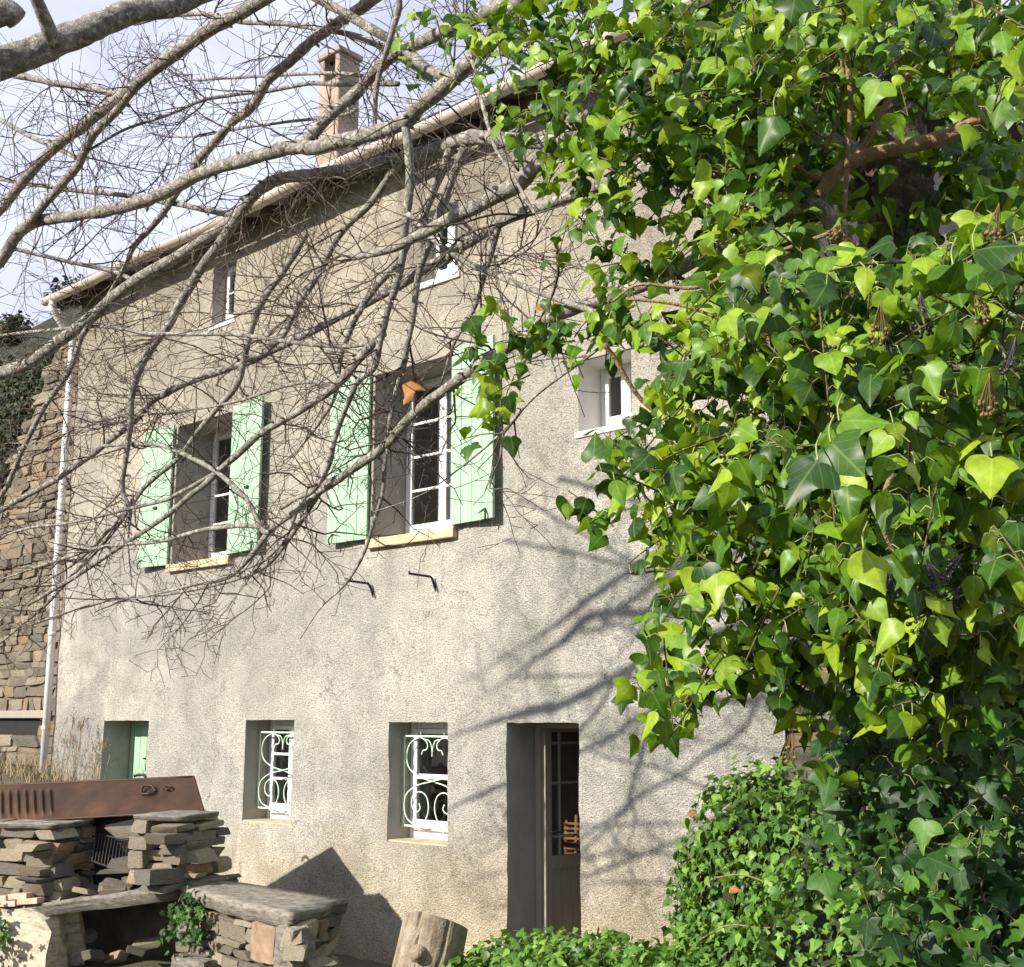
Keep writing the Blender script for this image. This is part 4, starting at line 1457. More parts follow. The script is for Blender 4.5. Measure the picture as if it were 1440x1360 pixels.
# ------------------------------------------------------------------ log and doorstep slab
lg = empty('log', (0.62, -2.02, 0.05), 'upright weathered log with a round branch knot standing in front of the house wall', 'log')
LB, LT = np.array([0.46, -2.0, -0.25]), np.array([0.70, -1.98, 0.60])
bm = bmesh.new()
rows, sd = 14, 72
ring = []
for i in range(rows + 1):
    t = i / rows
    c = LB + (LT - LB) * t
    r0 = 0.245 - 0.02 * t
    row = []
    for k in range(sd):
        a = 2 * math.pi * k / sd
        r = r0 * (1 + 0.02 * noise.noise((a * 6, t * 2, 3)) + 0.05 * math.sin(2 * a + 1) + 0.03 * noise.noise((math.cos(a) * 2, math.sin(a) * 2, t * 1.5)))
        for ca in (0.9, 3.0, 4.35 + .08 * math.sin(t * 7), 5.05 + .1 * math.sin(t * 4), 5.9 + .06 * math.sin(t * 9)):
            da = abs((a - ca + math.pi) % (2 * math.pi) - math.pi)
            if da < 0.07:
                r -= 0.022 * (1 - da / 0.07)
        zt = 0.10 * math.cos(a + 1.4) * t
        row.append(bm.verts.new((c[0] + r * math.cos(a), c[1] + r * math.sin(a), c[2] + zt)))
    ring.append(row)
for i in range(rows):
    for k in range(sd):
        bm.faces.new((ring[i][k], ring[i][(k + 1) % sd], ring[i + 1][(k + 1) % sd], ring[i + 1][k]))
inner = [bm.verts.new(LT + (np.array(v.co) - LT) * 0.6 + np.array([0, 0, -0.015])) for v in ring[-1]]
for k in range(sd):
    bm.faces.new((ring[-1][k], ring[-1][(k + 1) % sd], inner[(k + 1) % sd], inner[k]))
bm.faces.new(inner)
me = bpy.data.meshes.new('trunk_section')
bm.to_mesh(me)
bm.free()
child('trunk_section', me, M['log'], lg)
toc = np.array([EYE[0] - 0.62, EYE[1] + 2.0, 0.0])
toc = np.array([0.62, -0.78, 0.0])
side_ = np.array([0.78, 0.62, 0])
kc = np.array([0.62, -2.0, 0.42]) + toc * 0.225 - side_ * 0.03
for rr, hh in ((0.062, 0.02), (0.040, 0.032)):
    child('knot', tube_mesh('knot', np.array([kc - toc * 0.04, kc + toc * hh]), rr, 14), M['log'], lg)
sp = link('stone_slab', slab_mesh('stone_slab', [(0.05, -0.95), (0.9, -1.05), (0.95, -0.35), (0.0, -0.3)], 0.10, 0.14, 6.0, 6), M['slab'])
tag(sp, 'flat grey stone slab on the ground between the log and the door', 'slab')

# ------------------------------------------------------------------ bare tree
def dep(x):
    return 5.1 + (900 - x) / 900 * 3.9


# polylines: photograph points, pixel thickness at start and end, depth offset, tan flag
BR = [
    # long limbs; start is the trunk side
    ([(980, 215), (873, 206), (704, 196), (657, 194), (603, 213), (552, 226), (468, 242), (400, 250), (372, 262), (352, 281), (335, 304), (308, 346), (281, 382), (250, 431), (237, 458), (216, 485), (200, 515), (186, 556), (184, 596), (176, 650), (172, 691), (183, 718), (180, 760)], 30, 7, 0.0),
    ([(1010, -190), (800, -110), (732, 0), (711, 27), (681, 68), (637, 112), (589, 149), (569, 172), (525, 186), (451, 206), (406, 210), (325, 230), (271, 250), (217, 277), (159, 294), (101, 304), (37, 318), (0, 369), (-40, 410)], 36, 18, -0.3),
    ([(930, 110), (847, 159), (772, 217), (731, 257), (671, 288), (620, 315), (585, 335), (540, 352), (470, 372)], 44, 10, -0.5),
    ([(1000, 225), (905, 244), (840, 264), (738, 301), (698, 318), (647, 352), (610, 372), (562, 402), (525, 420), (467, 451), (372, 498), (338, 512), (288, 529), (220, 559), (189, 593), (135, 634), (91, 667), (0, 718), (-50, 745)], 22, 9, 0.3),
    ([(1150, 290), (1050, 330), (960, 375), (870, 415), (789, 440), (738, 474), (687, 505), (637, 538), (586, 579), (542, 626), (501, 657), (451, 691), (433, 708), (382, 745), (345, 790), (320, 812), (270, 823), (190, 842)], 30, 5, -0.2),
    ([(760, -150), (640, -80), (522, 0), (480, 30), (440, 57), (406, 88), (375, 115), (352, 152), (325, 173), (288, 216), (267, 244), (237, 287), (216, 315), (189, 345), (176, 375), (150, 420)], 24, 8, 0.1),
    ([(700, -200), (480, -80), (365, 3), (304, 37), (237, 81), (189, 122), (129, 166), (78, 206), (30, 257), (0, 294), (-40, 340)], 28, 16, -0.4),
    ([(203, 125), (169, 162), (129, 200), (101, 244), (68, 281), (37, 318)], 15, 15, -0.4),
    # lower-left continuation of the third limb
    ([(335, 302), (262, 352), (183, 400), (129, 444), (85, 478), (34, 515), (0, 525), (-50, 548)], 20, 24, -0.1),
    ([(574, 175), (579, 237), (578, 281), (572, 321), (566, 372), (556, 413), (549, 427), (535, 481), (525, 518), (501, 542), (474, 609), (461, 657), (440, 690), (420, 700), (395, 715)], 17, 7, -0.3),
    ([(578, 300), (600, 322), (643, 358), (704, 389), (772, 416), (840, 440), (874, 453), (900, 470)], 11, 12, -0.3),
    ([(650, -90), (647, 0), (660, 44), (671, 95), (681, 145), (698, 210), (725, 254), (759, 311), (789, 352), (810, 372)], 11, 4, -0.9),
    ([(20, 105), (68, 115), (135, 125), (169, 132), (195, 128)], 13, 12, 0.1),
    ([(189, 34), (237, 22), (291, 20), (338, 30), (406, 34), (468, 44), (512, 54), (545, 71), (590, 100)], 7, 13, 0.2),
    ([(417, -20), (485, 17), (535, 47), (562, 64), (600, 96), (637, 112)], 16, 20, 0.0),
    ([(575, -60), (562, 10), (549, 57), (532, 101), (525, 135), (522, 186)], 12, 9, -0.35),
    ([(600, 55), (559, 74), (529, 101), (491, 139), (458, 169), (427, 205)], 24, 20, 0.0),
    ([(657, 194), (650, 213), (637, 250), (620, 294), (606, 338), (589, 382), (579, 453), (569, 504), (562, 531), (549, 589), (542, 640), (539, 690), (525, 735), (512, 779), (488, 819), (451, 855)], 17, 4, 0.0),
    ([(640, 196), (633, 216), (610, 270), (583, 325), (559, 369), (528, 406), (500, 450), (480, 500), (470, 560), (430, 620)], 18, 6, 0.0),
    ([(568, 224), (562, 233), (528, 281), (478, 331), (444, 392), (420, 426), (399, 470), (372, 498)], 15, 10, 0.0),
    ([(704, 318), (687, 372), (677, 406), (667, 436), (640, 480), (620, 540)], 12, 4, 0.3),
    ([(430, 330), (399, 380), (365, 431), (345, 498), (335, 539), (304, 576), (281, 603), (250, 644), (200, 688), (162, 735), (112, 786), (60, 820)], 14, 6, 0.1),
    ([(545, 470), (518, 498), (480, 542), (433, 573), (365, 613), (311, 661), (270, 695), (220, 735), (169, 769), (108, 810), (40, 850)], 17, 7, -0.2),
    ([(150, 640), (156, 637), (220, 632), (254, 640), (304, 664), (345, 701), (369, 745), (380, 748)], 6, 11, -0.3),
    ([(-20, 475), (101, 461), (162, 461), (216, 470), (331, 471), (406, 481), (480, 488), (535, 481)], 6, 9, 0.0),
    ([(129, 444), (112, 478), (95, 525), (64, 569), (37, 624), (17, 667), (0, 698), (-30, 730)], 11, 8, -0.1),
    ([(-30, 158), (0, 169), (44, 193), (105, 223), (110, 240)], 8, 9, 0.2),
    ([(-30, 247), (0, 252), (51, 260), (118, 269), (183, 277), (271, 294), (315, 304), (335, 310)], 7, 11, 0.3),
    ([(20, 352), (85, 367), (135, 376), (169, 386), (190, 396)], 7, 9, 0.2),
    ([(560, 118), (480, 118), (433, 118), (372, 129), (321, 135), (271, 145), (220, 166), (162, 186), (110, 215)], 10, 4, 0.5),
    ([(560, 105), (480, 95), (406, 101), (355, 108), (288, 112), (244, 115)], 8, 4, 0.6),
    ([(500, 155), (480, 162), (423, 169), (365, 176), (328, 183), (271, 192), (220, 190)], 7, 3, 0.5),
    ([(500, 660), (430, 700), (400, 760), (360, 800), (335, 835)], 8, 3, -0.2),
    ([(382, 745), (350, 740), (290, 745), (220, 762), (140, 770), (60, 795), (0, 815)], 10, 5, -0.2),
    ([(311, 661), (240, 700), (180, 716), (100, 735), (30, 745), (-20, 770)], 8, 4, -0.1),
    ([(480, 542), (420, 540), (330, 566), (240, 580), (150, 590), (60, 620)], 7, 3, 0.2),
    ([(450, 690), (425, 730), (380, 790), (330, 815), (240, 835), (150, 845), (40, 880)], 9, 4, 0.0),
    ([(200, 688), (150, 760), (110, 800), (70, 845), (30, 880), (0, 905)], 8, 4, 0.0),
    ([(637, 538), (700, 520), (760, 505), (823, 500), (850, 484)], 5, 6, -0.3),
    ([(850, 484), (823, 505), (755, 555), (704, 610), (657, 650), (596, 694)], 7, 3, -0.5),
    ([(835, 440), (858, 466), (850, 484)], 12, 9, -0.3),
]
OFFTREE_LIMB = [(-420, 260), (-200, 190), (-60, 112), (0, 88), (50, 74), (100, 52), (162, 28), (280, -8), (420, -60)]

tree = empty('bare_tree', at(1330, 1500, 4.4), 'leafless grey tree spreading lichened branches from the ivy across the house front', 'tree')
TRUNK = np.array([at(1335, 1560, 4.45), at(1330, 1250, 4.45), at(1310, 950, 4.5), at(1290, 650, 4.55), at(1265, 350, 4.6), at(1235, 50, 4.6), at(1200, -250, 4.6), at(1170, -520, 4.65)])
TRUNK[0][2] = 0.1
TRK = catmull(TRUNK, 6)
child('trunk', tube_mesh('trunk', TRK, np.linspace(0.21, 0.10, len(TRK)), 14), M['twig'], tree)
NODES = []      # (pixel xy, 3d point) of finished limbs for snapping


def snap(px, tol=16):
    best, bd = None, tol
    for q, p in NODES:
        d = math.hypot(q[0] - px[0], q[1] - px[1])
        if d < bd:
            best, bd = p, d
    return best


LIMBS = []


def trunk_point(z):
    k = np.argmin(abs(TRK[:, 2] - z))
    return TRK[k]


for bi, (pts, t0, t1, off) in enumerate(BR):
    pts = np.array(pts, float)
    n = len(pts)
    D = np.array([dep(x) for x in pts[:, 0]]) + off
    P = np.array([at(x, y, d) for (x, y), d in zip(pts, D)])
    W = np.linspace(t0, t1, n) * 0.78
    R = W * 0.5 * D / FPX
    s, e = (snap(pts[0]), snap(pts[-1])) if bi > 0 else (None, None)
    # bend both ends in depth so that they meet what they grow from
    arc = np.linspace(0, 1, n)
    if s is not None:
        P = P + np.outer(np.clip(1 - arc / 0.6, 0, 1), s - P[0])
    if e is not None and s is None:
        P = P + np.outer(np.clip((arc - 0.4) / 0.6, 0, 1), e - P[-1])
    root = pts[0][0] > 560 and s is None and (pts[0][1] < 60 or pts[0][0] > 900)
    if root:
        tp = trunk_point(P[0][2] - 0.35)
        mid = (P[0] * 0.5 + tp * 0.5) + np.array([0, 0, 0.02])
        P = np.vstack([tp, mid, P])
        R = np.concatenate([[R[0] * 1.5, R[0] * 1.2], R])
    if e is None:
        # thin whip at the free end
        ex = P[-1] + (P[-1] - P[-2]) / np.linalg.norm(P[-1] - P[-2]) * (0.35 if pts[-1][0] > 5 else 0.9) + RNG.normal(0, .05, 3)
        R[-1] *= 0.55
        P = np.vstack([P, ex])
        R = np.append(R, 0.0025)
    C = catmull(P, 5)
    Rr = np.interp(np.linspace(0, 1, len(C)), np.linspace(0, 1, len(R)), R)
    # knuckles and slight crookedness
    J = np.array([noise.noise_vector((c[0] * 5, c[1] * 5, c[2] * 5 + bi)) for c in C])
    amp = np.minimum(Rr * 0.4, 0.010)
    C = C + J * amp[:, None]
    Rr = Rr * (1 + 0.16 * np.array([noise.noise((i * 0.9, bi * 3.3, 0)) for i in range(len(C))]))
    V, T, Q = tube(C, Rr, 10 if t0 > 14 else 7, True, 0.05)
    # short spurs / bud scars along the limb
    nm = NM().add(V, T, Q)
    for i in range(2, len(C) - 2):
        if random.random() < 0.4:
            d = RNG.normal(0, 1, 3)
            tdir = C[i + 1] - C[i - 1]
            tdir /= np.linalg.norm(tdir)
            d -= tdir * (d @ tdir)
            d /= np.linalg.norm(d)
            l = Rr[i] + random.uniform(0.008, 0.035)
            nm.add(*tube(np.array([C[i], C[i] + d * l * 0.8, C[i] + d * l + tdir * 0.006]), [max(.004, Rr[i] * .4), max(.0035, Rr[i] * 0.28), 0.002], 5))
    child('branch', nm.mesh('branch', M['bark'], True), M['bark'], tree)
    for c in C:
        x, y, d = proj(c)
        NODES.append(((x, y), c))
    LIMBS.append((C, Rr))

# twigs: thin zigzag shoots
TW = NM()


def grow(p, d, length, r, level):
    n = max(3, int(length / 0.055))
    pts = [p]
    rr = [r]
    cur = p.copy()
    for i in range(n):
        d = d + RNG.normal(0, 0.07 if RNG.random() < .7 else 0.36, 3) + np.array([0, 0, 0.012])
        d /= np.linalg.norm(d)
        step = length / n * RNG.uniform(0.7, 1.3)
        cur = cur + d * step
        pts.append(cur)
        rr.append(r * (1 - 0.65 * (i + 1) / n))
        if level < 2 and RNG.random() < (0.55 if level == 0 else 0.35):
            side = RNG.normal(0, 1, 3)
            side -= d * (side @ d)
            side /= np.linalg.norm(side) + 1e-9
            dd = d * 0.65 + side * 0.8
            grow(cur, dd / np.linalg.norm(dd), length * RNG.uniform(0.25, 0.6), rr[-1] * 0.75, level + 1)
    V, T, Q = tube(np.array(pts), np.maximum(rr, 0.0019), 4 if r > 0.003 else 3, False)
    TW.add(V, None, Q)


for C, Rr in LIMBS:
    L = np.linalg.norm(np.diff(C, axis=0), axis=1)
    tot = L.sum()
    for _ in range(int(tot * 3.9)):
        i = random.randrange(2, len(C) - 1)
        x, y, d = proj(C[i])
        if x > 760 and random.random() < 0.8 or 330 < x < 680 and y < 330 and random.random() < 0.45:
            continue
        t = C[i] - C[i - 1]
        t /= np.linalg.norm(t) + 1e-9
        s = RNG.normal(0, 1, 3)
        s -= t * (s @ t)
        s /= np.linalg.norm(s)
        dd = t * RNG.uniform(0.2, 0.9) + s * RNG.uniform(0.5, 1.0)
        dd /= np.linalg.norm(dd)
        dd = dd + np.array([0, 0, 0.16])
        dd /= np.linalg.norm(dd)
        low = y > 560
        grow(C[i], dd, RNG.uniform(0.25, 0.75 if low else 1.0), RNG.uniform(0.0038, 0.007), 0)
child('twigs', TW.mesh('twigs', M['twig'], True), M['twig'], tree)['kind'] = 'stuff'
print('twig faces', sum(len(q) for q in TW.q))

# neighbouring tree whose heavy limb crosses the top left corner
tree2 = empty('bare_tree', (0.9, -8.3, -0.5), 'thick lichened limb with a broken stub crossing the upper left corner', 'tree')
P = np.array([at(x, y, d) for (x, y), d in zip(OFFTREE_LIMB, [4.6, 4.6, 4.7, 4.75, 4.8, 4.85, 4.9, 5.1, 5.3])])
base2 = P[0] + np.array([-0.5, -0.3, 0])
P2 = np.vstack([[base2[0] - 0.1, base2[1], -0.4], [base2[0] - 0.05, base2[1], 1.5], [base2[0], base2[1], 3.2], P])
C = catmull(P2, 6)
Rr = np.interp(np.linspace(0, 1, len(C)), np.linspace(0, 1, len(P2)), [.15, .13, .11, .09, .08, .066, .062, .058, .054, .050, .045, .03])
C2 = C + np.array([noise.noise_vector((c[0] * 4, c[1] * 4, c[2] * 4)) for c in C]) * 0.018
V, T, Q = tube(C2, Rr, 14, True, 0.06)
child('trunk', NM().add(V, T, Q).mesh('trunk', M['bark'], True), M['bark'], tree2)
P = np.array([at(75, 62, 4.8), at(68, 40, 4.75), at(58, 15, 4.7), at(45, -15, 4.65)])
child('branch_stub', tube_mesh('branch_stub', catmull(P), np.linspace(0.034, 0.022, 13), 10), M['bark'], tree2)
P = np.array([at(-60, 40, 4.6), at(-10, 20, 4.6), at(12, 18, 4.62), at(24, 28, 4.63)])
child('branch_stub', tube_mesh('branch_stub', catmull(P), np.linspace(0.06, 0.045, 16), 10), M['bark'], tree2)

# ------------------------------------------------------------------ leaves
def leaf_shape(half, fold, curl, wave, nsub=2):
    """half outline from base to tip (x>=0); returns verts, tris, uv ; length 1 along +Y, normal +Z"""
    H = np.array(half, float)
    H = catmull(H, nsub) if nsub > 1 else H
    H[0, 0] = 0
    H[-1, 0] = 0
    n = len(H)
    ymid = np.linspace(max(H[0, 1], 0.0), H[-1, 1], n)
    ymid = np.clip(H[:, 1], 0.0, 1.0)
    ymid = np.maximum.accumulate(ymid)
    V, UV = [], []
    def z(x, y):
        return -fold * abs(x) * (1 - 0.4 * y) - curl * (y - 0.15) ** 2 - 0.35 * curl * x * x * 2 + wave * math.sin(y * 7 + 3 * x) * abs(x)
    for k in range(n):
        V.append((0, ymid[k], z(0, ymid[k])))
    for sg in (1, -1):
        for k in range(n):
            V.append((sg * H[k, 0], H[k, 1], z(sg * H[k, 0], H[k, 1])))
    V = np.array(V)
    T = []
    for sgi, off in ((1, n), (-1, 2 * n)):
        for k in range(n - 1):
            a, b, c, d = k, k + 1, off + k + 1, off + k
            for t in ((a, d, c), (a, c, b)):
                p = V[list(t)]
                ar = np.linalg.norm(np.cross(p[1] - p[0], p[2] - p[0]))
                if ar > 1e-6:
                    T.append(t if sgi > 0 else t[::-1])
    return V, np.array(T), V[:, :2].copy()


ADULT = [(0, 0.03), (0.12, -0.02), (0.30, 0.05), (0.42, 0.22), (0.38, 0.38), (0.26, 0.58), (0.11, 0.82), (0, 1)]
ADULT2 = [(0, 0.05), (0.16, -0.05), (0.38, 0.03), (0.48, 0.24), (0.33, 0.40), (0.25, 0.54), (0.12, 0.80), (0, 1)]
LANCE = [(0, 0.02), (0.10, 0.0), (0.24, 0.10), (0.31, 0.26), (0.28, 0.42), (0.19, 0.62), (0.08, 0.84), (0, 1)]
STAR = [(0, 0.10), (0.10, -0.04), (0.36, -0.10), (0.34, 0.10), (0.36, 0.20), (0.62, 0.44), (0.36, 0.48), (0.22, 0.52), (0.13, 0.75), (0, 1)]
TRI = [(0, 0.06), (0.16, -0.04), (0.40, 0.02), (0.58, 0.28), (0.38, 0.40), (0.24, 0.52), (0.12, 0.80), (0, 1)]
LV_ADULT = [leaf_shape(ADULT, 0.22, 0.18, 0.10), leaf_shape(ADULT, 0.05, 0.32, 0.22), leaf_shape(ADULT2, 0.38, 0.10, 0.12),
            leaf_shape(ADULT2, 0.14, -0.12, 0.25), leaf_shape(TRI, 0.25, 0.22, 0.16), leaf_shape(TRI, 0.10, 0.40, 0.10), leaf_shape(LANCE, 0.3, 0.3, 0.2), leaf_shape(ADULT, 0.6, 0.25, 0.3), leaf_shape(ADULT2, 0.45, 0.5, 0.3)]
LV_STAR = [leaf_shape(STAR, 0.12, 0.2, 0.1), leaf_shape(STAR, 0.3, 0.1, 0.1), leaf_shape(TRI, 0.16, 0.28, 0.12), leaf_shape(STAR, 0.05, 0.35, 0.15)]
LV_SMALL = [leaf_shape(STAR, 0.2, 0.25, 0.1, 1), leaf_shape(TRI, 0.25, 0.2, 0.1, 1), leaf_shape(ADULT, 0.2, 0.2, 0.1, 1)]


def leaf_frames(n, out, tipdir, spread):
    """rotation matrices: normal near out, tip near tipdir"""
    N = out + RNG.normal(0, spread, (n, 3))
    N /= np.linalg.norm(N, axis=1)[:, None]
    T = tipdir + RNG.normal(0, 0.45, (n, 3))
    T -= N * (T * N).sum(1)[:, None]
    T /= np.linalg.norm(T, axis=1)[:, None]
    X = np.cross(T, N)
    return np.stack([X, T, N], -1)


class Foliage:
    def __init__(s, variants):
        s.var = variants
        s.P, s.M, s.S, s.K = [], [], [], []

    def add(s, P, Mx, S):
        s.P.append(P)
        s.M.append(Mx)
        s.S.append(S)
        s.K.append(RNG.integers(0, len(s.var), len(P)))

    def finish(s, thing, mat, nobj=300, rest_name='foliage'):
        P, Mx, S, K = (np.concatenate(a) for a in (s.P, s.M, s.S, s.K))
        n = len(P)
        cen = P + Mx[:, :, 1] * (S * 0.5)[:, None]
        v = cen - EYE
        d = v @ FW
        sx = PW / 2 + FPX * (v @ RT) / d
        sy = PH / 2 - FPX * (v @ UP) / d
        rad = 0.36 * S * FPX / np.maximum(d, .3)
        cs = 6
        gw, gh = int(PW / cs), int(PH / cs)
        zb = np.full((gw, gh), 1e9)
        own = np.full((gw, gh), -1)
        for i in np.argsort(-d):
            if d[i] < 0.3:
                continue
            x0, x1 = int((sx[i] - rad[i]) / cs), int((sx[i] + rad[i]) / cs)
            y0, y1 = int((sy[i] - rad[i]) / cs), int((sy[i] + rad[i]) / cs)
            x0, y0, x1, y1 = max(x0, 0), max(y0, 0), min(x1 + 1, gw), min(y1 + 1, gh)
            if x1 > x0 and y1 > y0:
                own[x0:x1, y0:y1] = i
        vis = np.bincount(own[own >= 0].ravel(), minlength=n)
        order = np.argsort(-vis)
        pick = set(int(i) for i in order[:nobj] if vis[i] > 0)
        shapes = []
        for (V, T, UV) in s.var:
            shapes.append(NM().add(V, T, None, UV).mesh('leaf', mat, True, True))
        base = thing.location
        for i in pick:
            o = link('leaf', shapes[K[i]], None, thing)
            m4 = Matrix.Identity(4)
            R = Mx[i] * S[i]
            for a in range(3):
                for b in range(3):
                    m4[a][b] = R[a][b]
            m4.translation = Vector(P[i]) - base
            o.matrix_local = m4
        nm = NM()
        restmask = np.ones(n, bool)
        restmask[list(pick)] = False
        for k, (V, T, UV) in enumerate(s.var):
            sel = np.where(restmask & (K == k))[0]
            if len(sel) == 0:
                continue
            VV = np.einsum('nij,vj->nvi', Mx[sel] * S[sel][:, None, None], V) + P[sel][:, None, :]
            nv = len(V)
            TT = (T[None] + (np.arange(len(sel)) * nv)[:, None, None]).reshape(-1, 3)
            nm.add(VV.reshape(-1, 3), TT, None, np.tile(UV, (len(sel), 1)))
        child(rest_name, nm.mesh(rest_name, mat, True, True), mat, thing)['kind'] = 'stuff'
        print(thing.name, 'leaves', n, 'objects', len(pick))


ivy = empty('ivy', at(1300, 1400, 4.0), 'large bright green adult ivy with berries smothering the tree on the right', 'ivy')
FO = Foliage(LV_ADULT)
STEM = NM()
PET = NM()
OUT = np.array(SUNV) * 0.6 + (-FH) * 0.55 + np.array([0, 0, 0.15])
OUT /= np.linalg.norm(OUT)
DOWN = np.array([0, 0, -1.0])


def shoots(cx, cy, rx, ry, d0, dsp, n, size, fo=None, hang=0.5, leaves=6, spread=0.8, out=None, stems=True):
    """n leaves on shoots starting inside a clump"""
    fo = fo or FO
    out = OUT if out is None else out
    ns = max(1, int(round(n / leaves)))
    for _ in range(ns):
        while True:
            a, b = RNG.uniform(-1, 1, 2)
            if a * a + b * b <= 1:
                break
        d = d0 + RNG.normal(0, dsp)
        p = at(cx + a * rx, cy + b * ry, d)
        k = leaves + RNG.integers(-2, 3)
        dirv = np.array([RNG.normal(0, .6), RNG.normal(0, .6), RNG.normal(-hang, .5)])
        dirv += out * 0.35
        dirv /= np.linalg.norm(dirv)
        L = size * k * 0.42
        steps = np.linspace(0, 1, k)
        curve = np.array([p + dirv * L * (t - 0.5) + DOWN * 0.10 * L * t * t for t in steps])
        if stems:
            STEM.add(*tube(curve, np.linspace(0.0030, 0.0018, k), 4, False))
        sz = size * RNG.uniform(0.5, 1.2, k)
        lat = RNG.normal(0, 1, (k, 3))
        lat -= np.outer(lat @ dirv, dirv)
        lat /= np.linalg.norm(lat, axis=1)[:, None]
        lat = lat * 0.8 + out * 0.45 + DOWN * 0.1
        B = curve + lat * (size * 0.55)
        Mx = leaf_frames(k, out, DOWN + lat * 0.25, spread)
        fo.add(B, Mx, sz)
        if stems:
            for q in range(k):
                mid = (curve[q] + B[q]) / 2 + np.array([0, 0, 0.010])
                PET.add(*tube(np.array([curve[q], mid, B[q]]), 0.0014, 3, False))


SZ = 0.077
CL = [  # cx, cy, rx, ry, depth, spread, n
    (620, 120, 45, 60, 4.9, .12, 12), (610, 30, 40, 30, 4.9, .1, 10), (690, 50, 50, 50, 4.6, .15, 32), (760, 80, 70, 80, 4.4, .2, 80), (720, 190, 40, 40, 4.6, .1, 14),
    (880, 60, 100, 90, 4.1, .25, 170), (1000, 60, 110, 90, 3.9, .3, 190), (940, 190, 110, 110, 4.0, .25, 250), (830, 190, 60, 70, 4.3, .2, 70),
    (1110, 60, 110, 80, 3.7, .3, 150), (1280, 50, 140, 70, 3.5, .3, 190), (1400, 60, 80, 90, 3.3, .3, 120), (1060, 200, 90, 110, 3.8, .25, 150),
    (860, 300, 60, 60, 4.3, .15, 34), (870, 400, 50, 70, 4.3, .2, 36), (790, 300, 40, 70, 4.4, .12, 10), (940, 330, 60, 50, 4.2, .15, 26),
    (930, 450, 70, 50, 4.0, .2, 34), (1010, 420, 70, 60, 3.6, .2, 40),
    (1060, 330, 70, 60, 3.5, .2, 80), (1110, 440, 110, 90, 3.1, .25, 190), (1250, 450, 110, 100, 3.0, .25, 210), (1390, 400, 80, 90, 2.7, .2, 120),
    (1380, 560, 80, 100, 2.6, .2, 120), (1230, 600, 110, 100, 2.9, .25, 190), (1060, 560, 100, 90, 3.2, .2, 160), (970, 560, 45, 75, 3.5, .2, 60),
    (690, 465, 45, 28, 4.5, .1, 16), (705, 560, 40, 55, 4.5, .1, 24), (775, 455, 60, 30, 4.4, .1, 26), (850, 450, 50, 32, 4.3, .15, 24), (735, 510, 30, 40, 4.5, .1, 10),
    (870, 650, 45, 50, 3.7, .15, 26), (855, 720, 25, 40, 3.7, .1, 8),
    (960, 660, 80, 70, 3.4, .2, 110), (960, 750, 50, 60, 3.4, .15, 48), (1090, 680, 90, 80, 3.0, .2, 120), (1230, 740, 100, 90, 2.8, .2, 150),
    (1370, 720, 90, 100, 2.7, .2, 130), (1120, 800, 90, 60, 3.0, .2, 85), (1040, 850, 70, 60, 3.1, .15, 60), (1085, 900, 40, 50, 3.1, .1, 20),
    (955, 930, 36, 80, 3.1, .12, 62), (1030, 930, 40, 40, 3.1, .1, 20), (1300, 870, 120, 80, 2.9, .2, 140), (1410, 880, 60, 80, 2.8, .2, 70), (1165, 950, 28, 90, 3.1, .1, 30),
    (1170, 860, 60, 50, 3.0, .15, 40), (1310, 980, 90, 60, 3.0, .2, 70), (940, 820, 25, 40, 3.3, .08, 8),
]
for c in CL:
    shoots(*c[:6], int(c[6] * 1.25), SZ)
# shaded older foliage around the trunk, farther back
for cx, cy, rx, ry, n in ((1230, 180, 170, 160, 420), (1390, 250, 80, 120, 190), (1130, 330, 90, 120, 130), (1250, 520, 180, 180, 300), (1280, 800, 160, 180, 300),
                          (1400, 650, 80, 200, 180), (1030, 120, 120, 120, 150), (1330, 1000, 130, 120, 200), (1120, 620, 90, 150, 120)):
    shoots(cx, cy, rx, ry, 4.5, .3, n, 0.10, stems=False)
# the two large sunlit leaves hanging forward
for x, y, d, s, tilt in ((1150, 655, 2.15, 0.105, 0.0), (1168, 630, 2.2, 0.115, .35), (1180, 600, 2.25, 0.09, .6), (1215, 780, 2.25, 0.095, -.2), (1395, 650, 2.3, 0.10, .2), (1370, 360, 2.3, 0.10, .3),
                         (1340, 380, 2.35, .11, -.4), (1090, 170, 3.1, .11, .2)):
    FO.add(np.array([at(x, y - 8, d)]), leaf_frames(1, OUT, DOWN + RT * tilt, 0.18), np.array([s]))
    PET.add(*tube(catmull(np.array([at(x, y - 8, d), at(x - 2, y - 28, d + .03), at(x + 5, y - 46, d + .12)])), 0.0018, 4, False))
FO.finish(ivy, M['leaf'])
child('shoots', STEM.mesh('shoots', M['shoot'], True), M['shoot'], ivy)['kind'] = 'stuff'
child('leaf_stalks', PET.mesh('leaf_stalks', M['petiole'], True), M['petiole'], ivy)['kind'] = 'stuff'
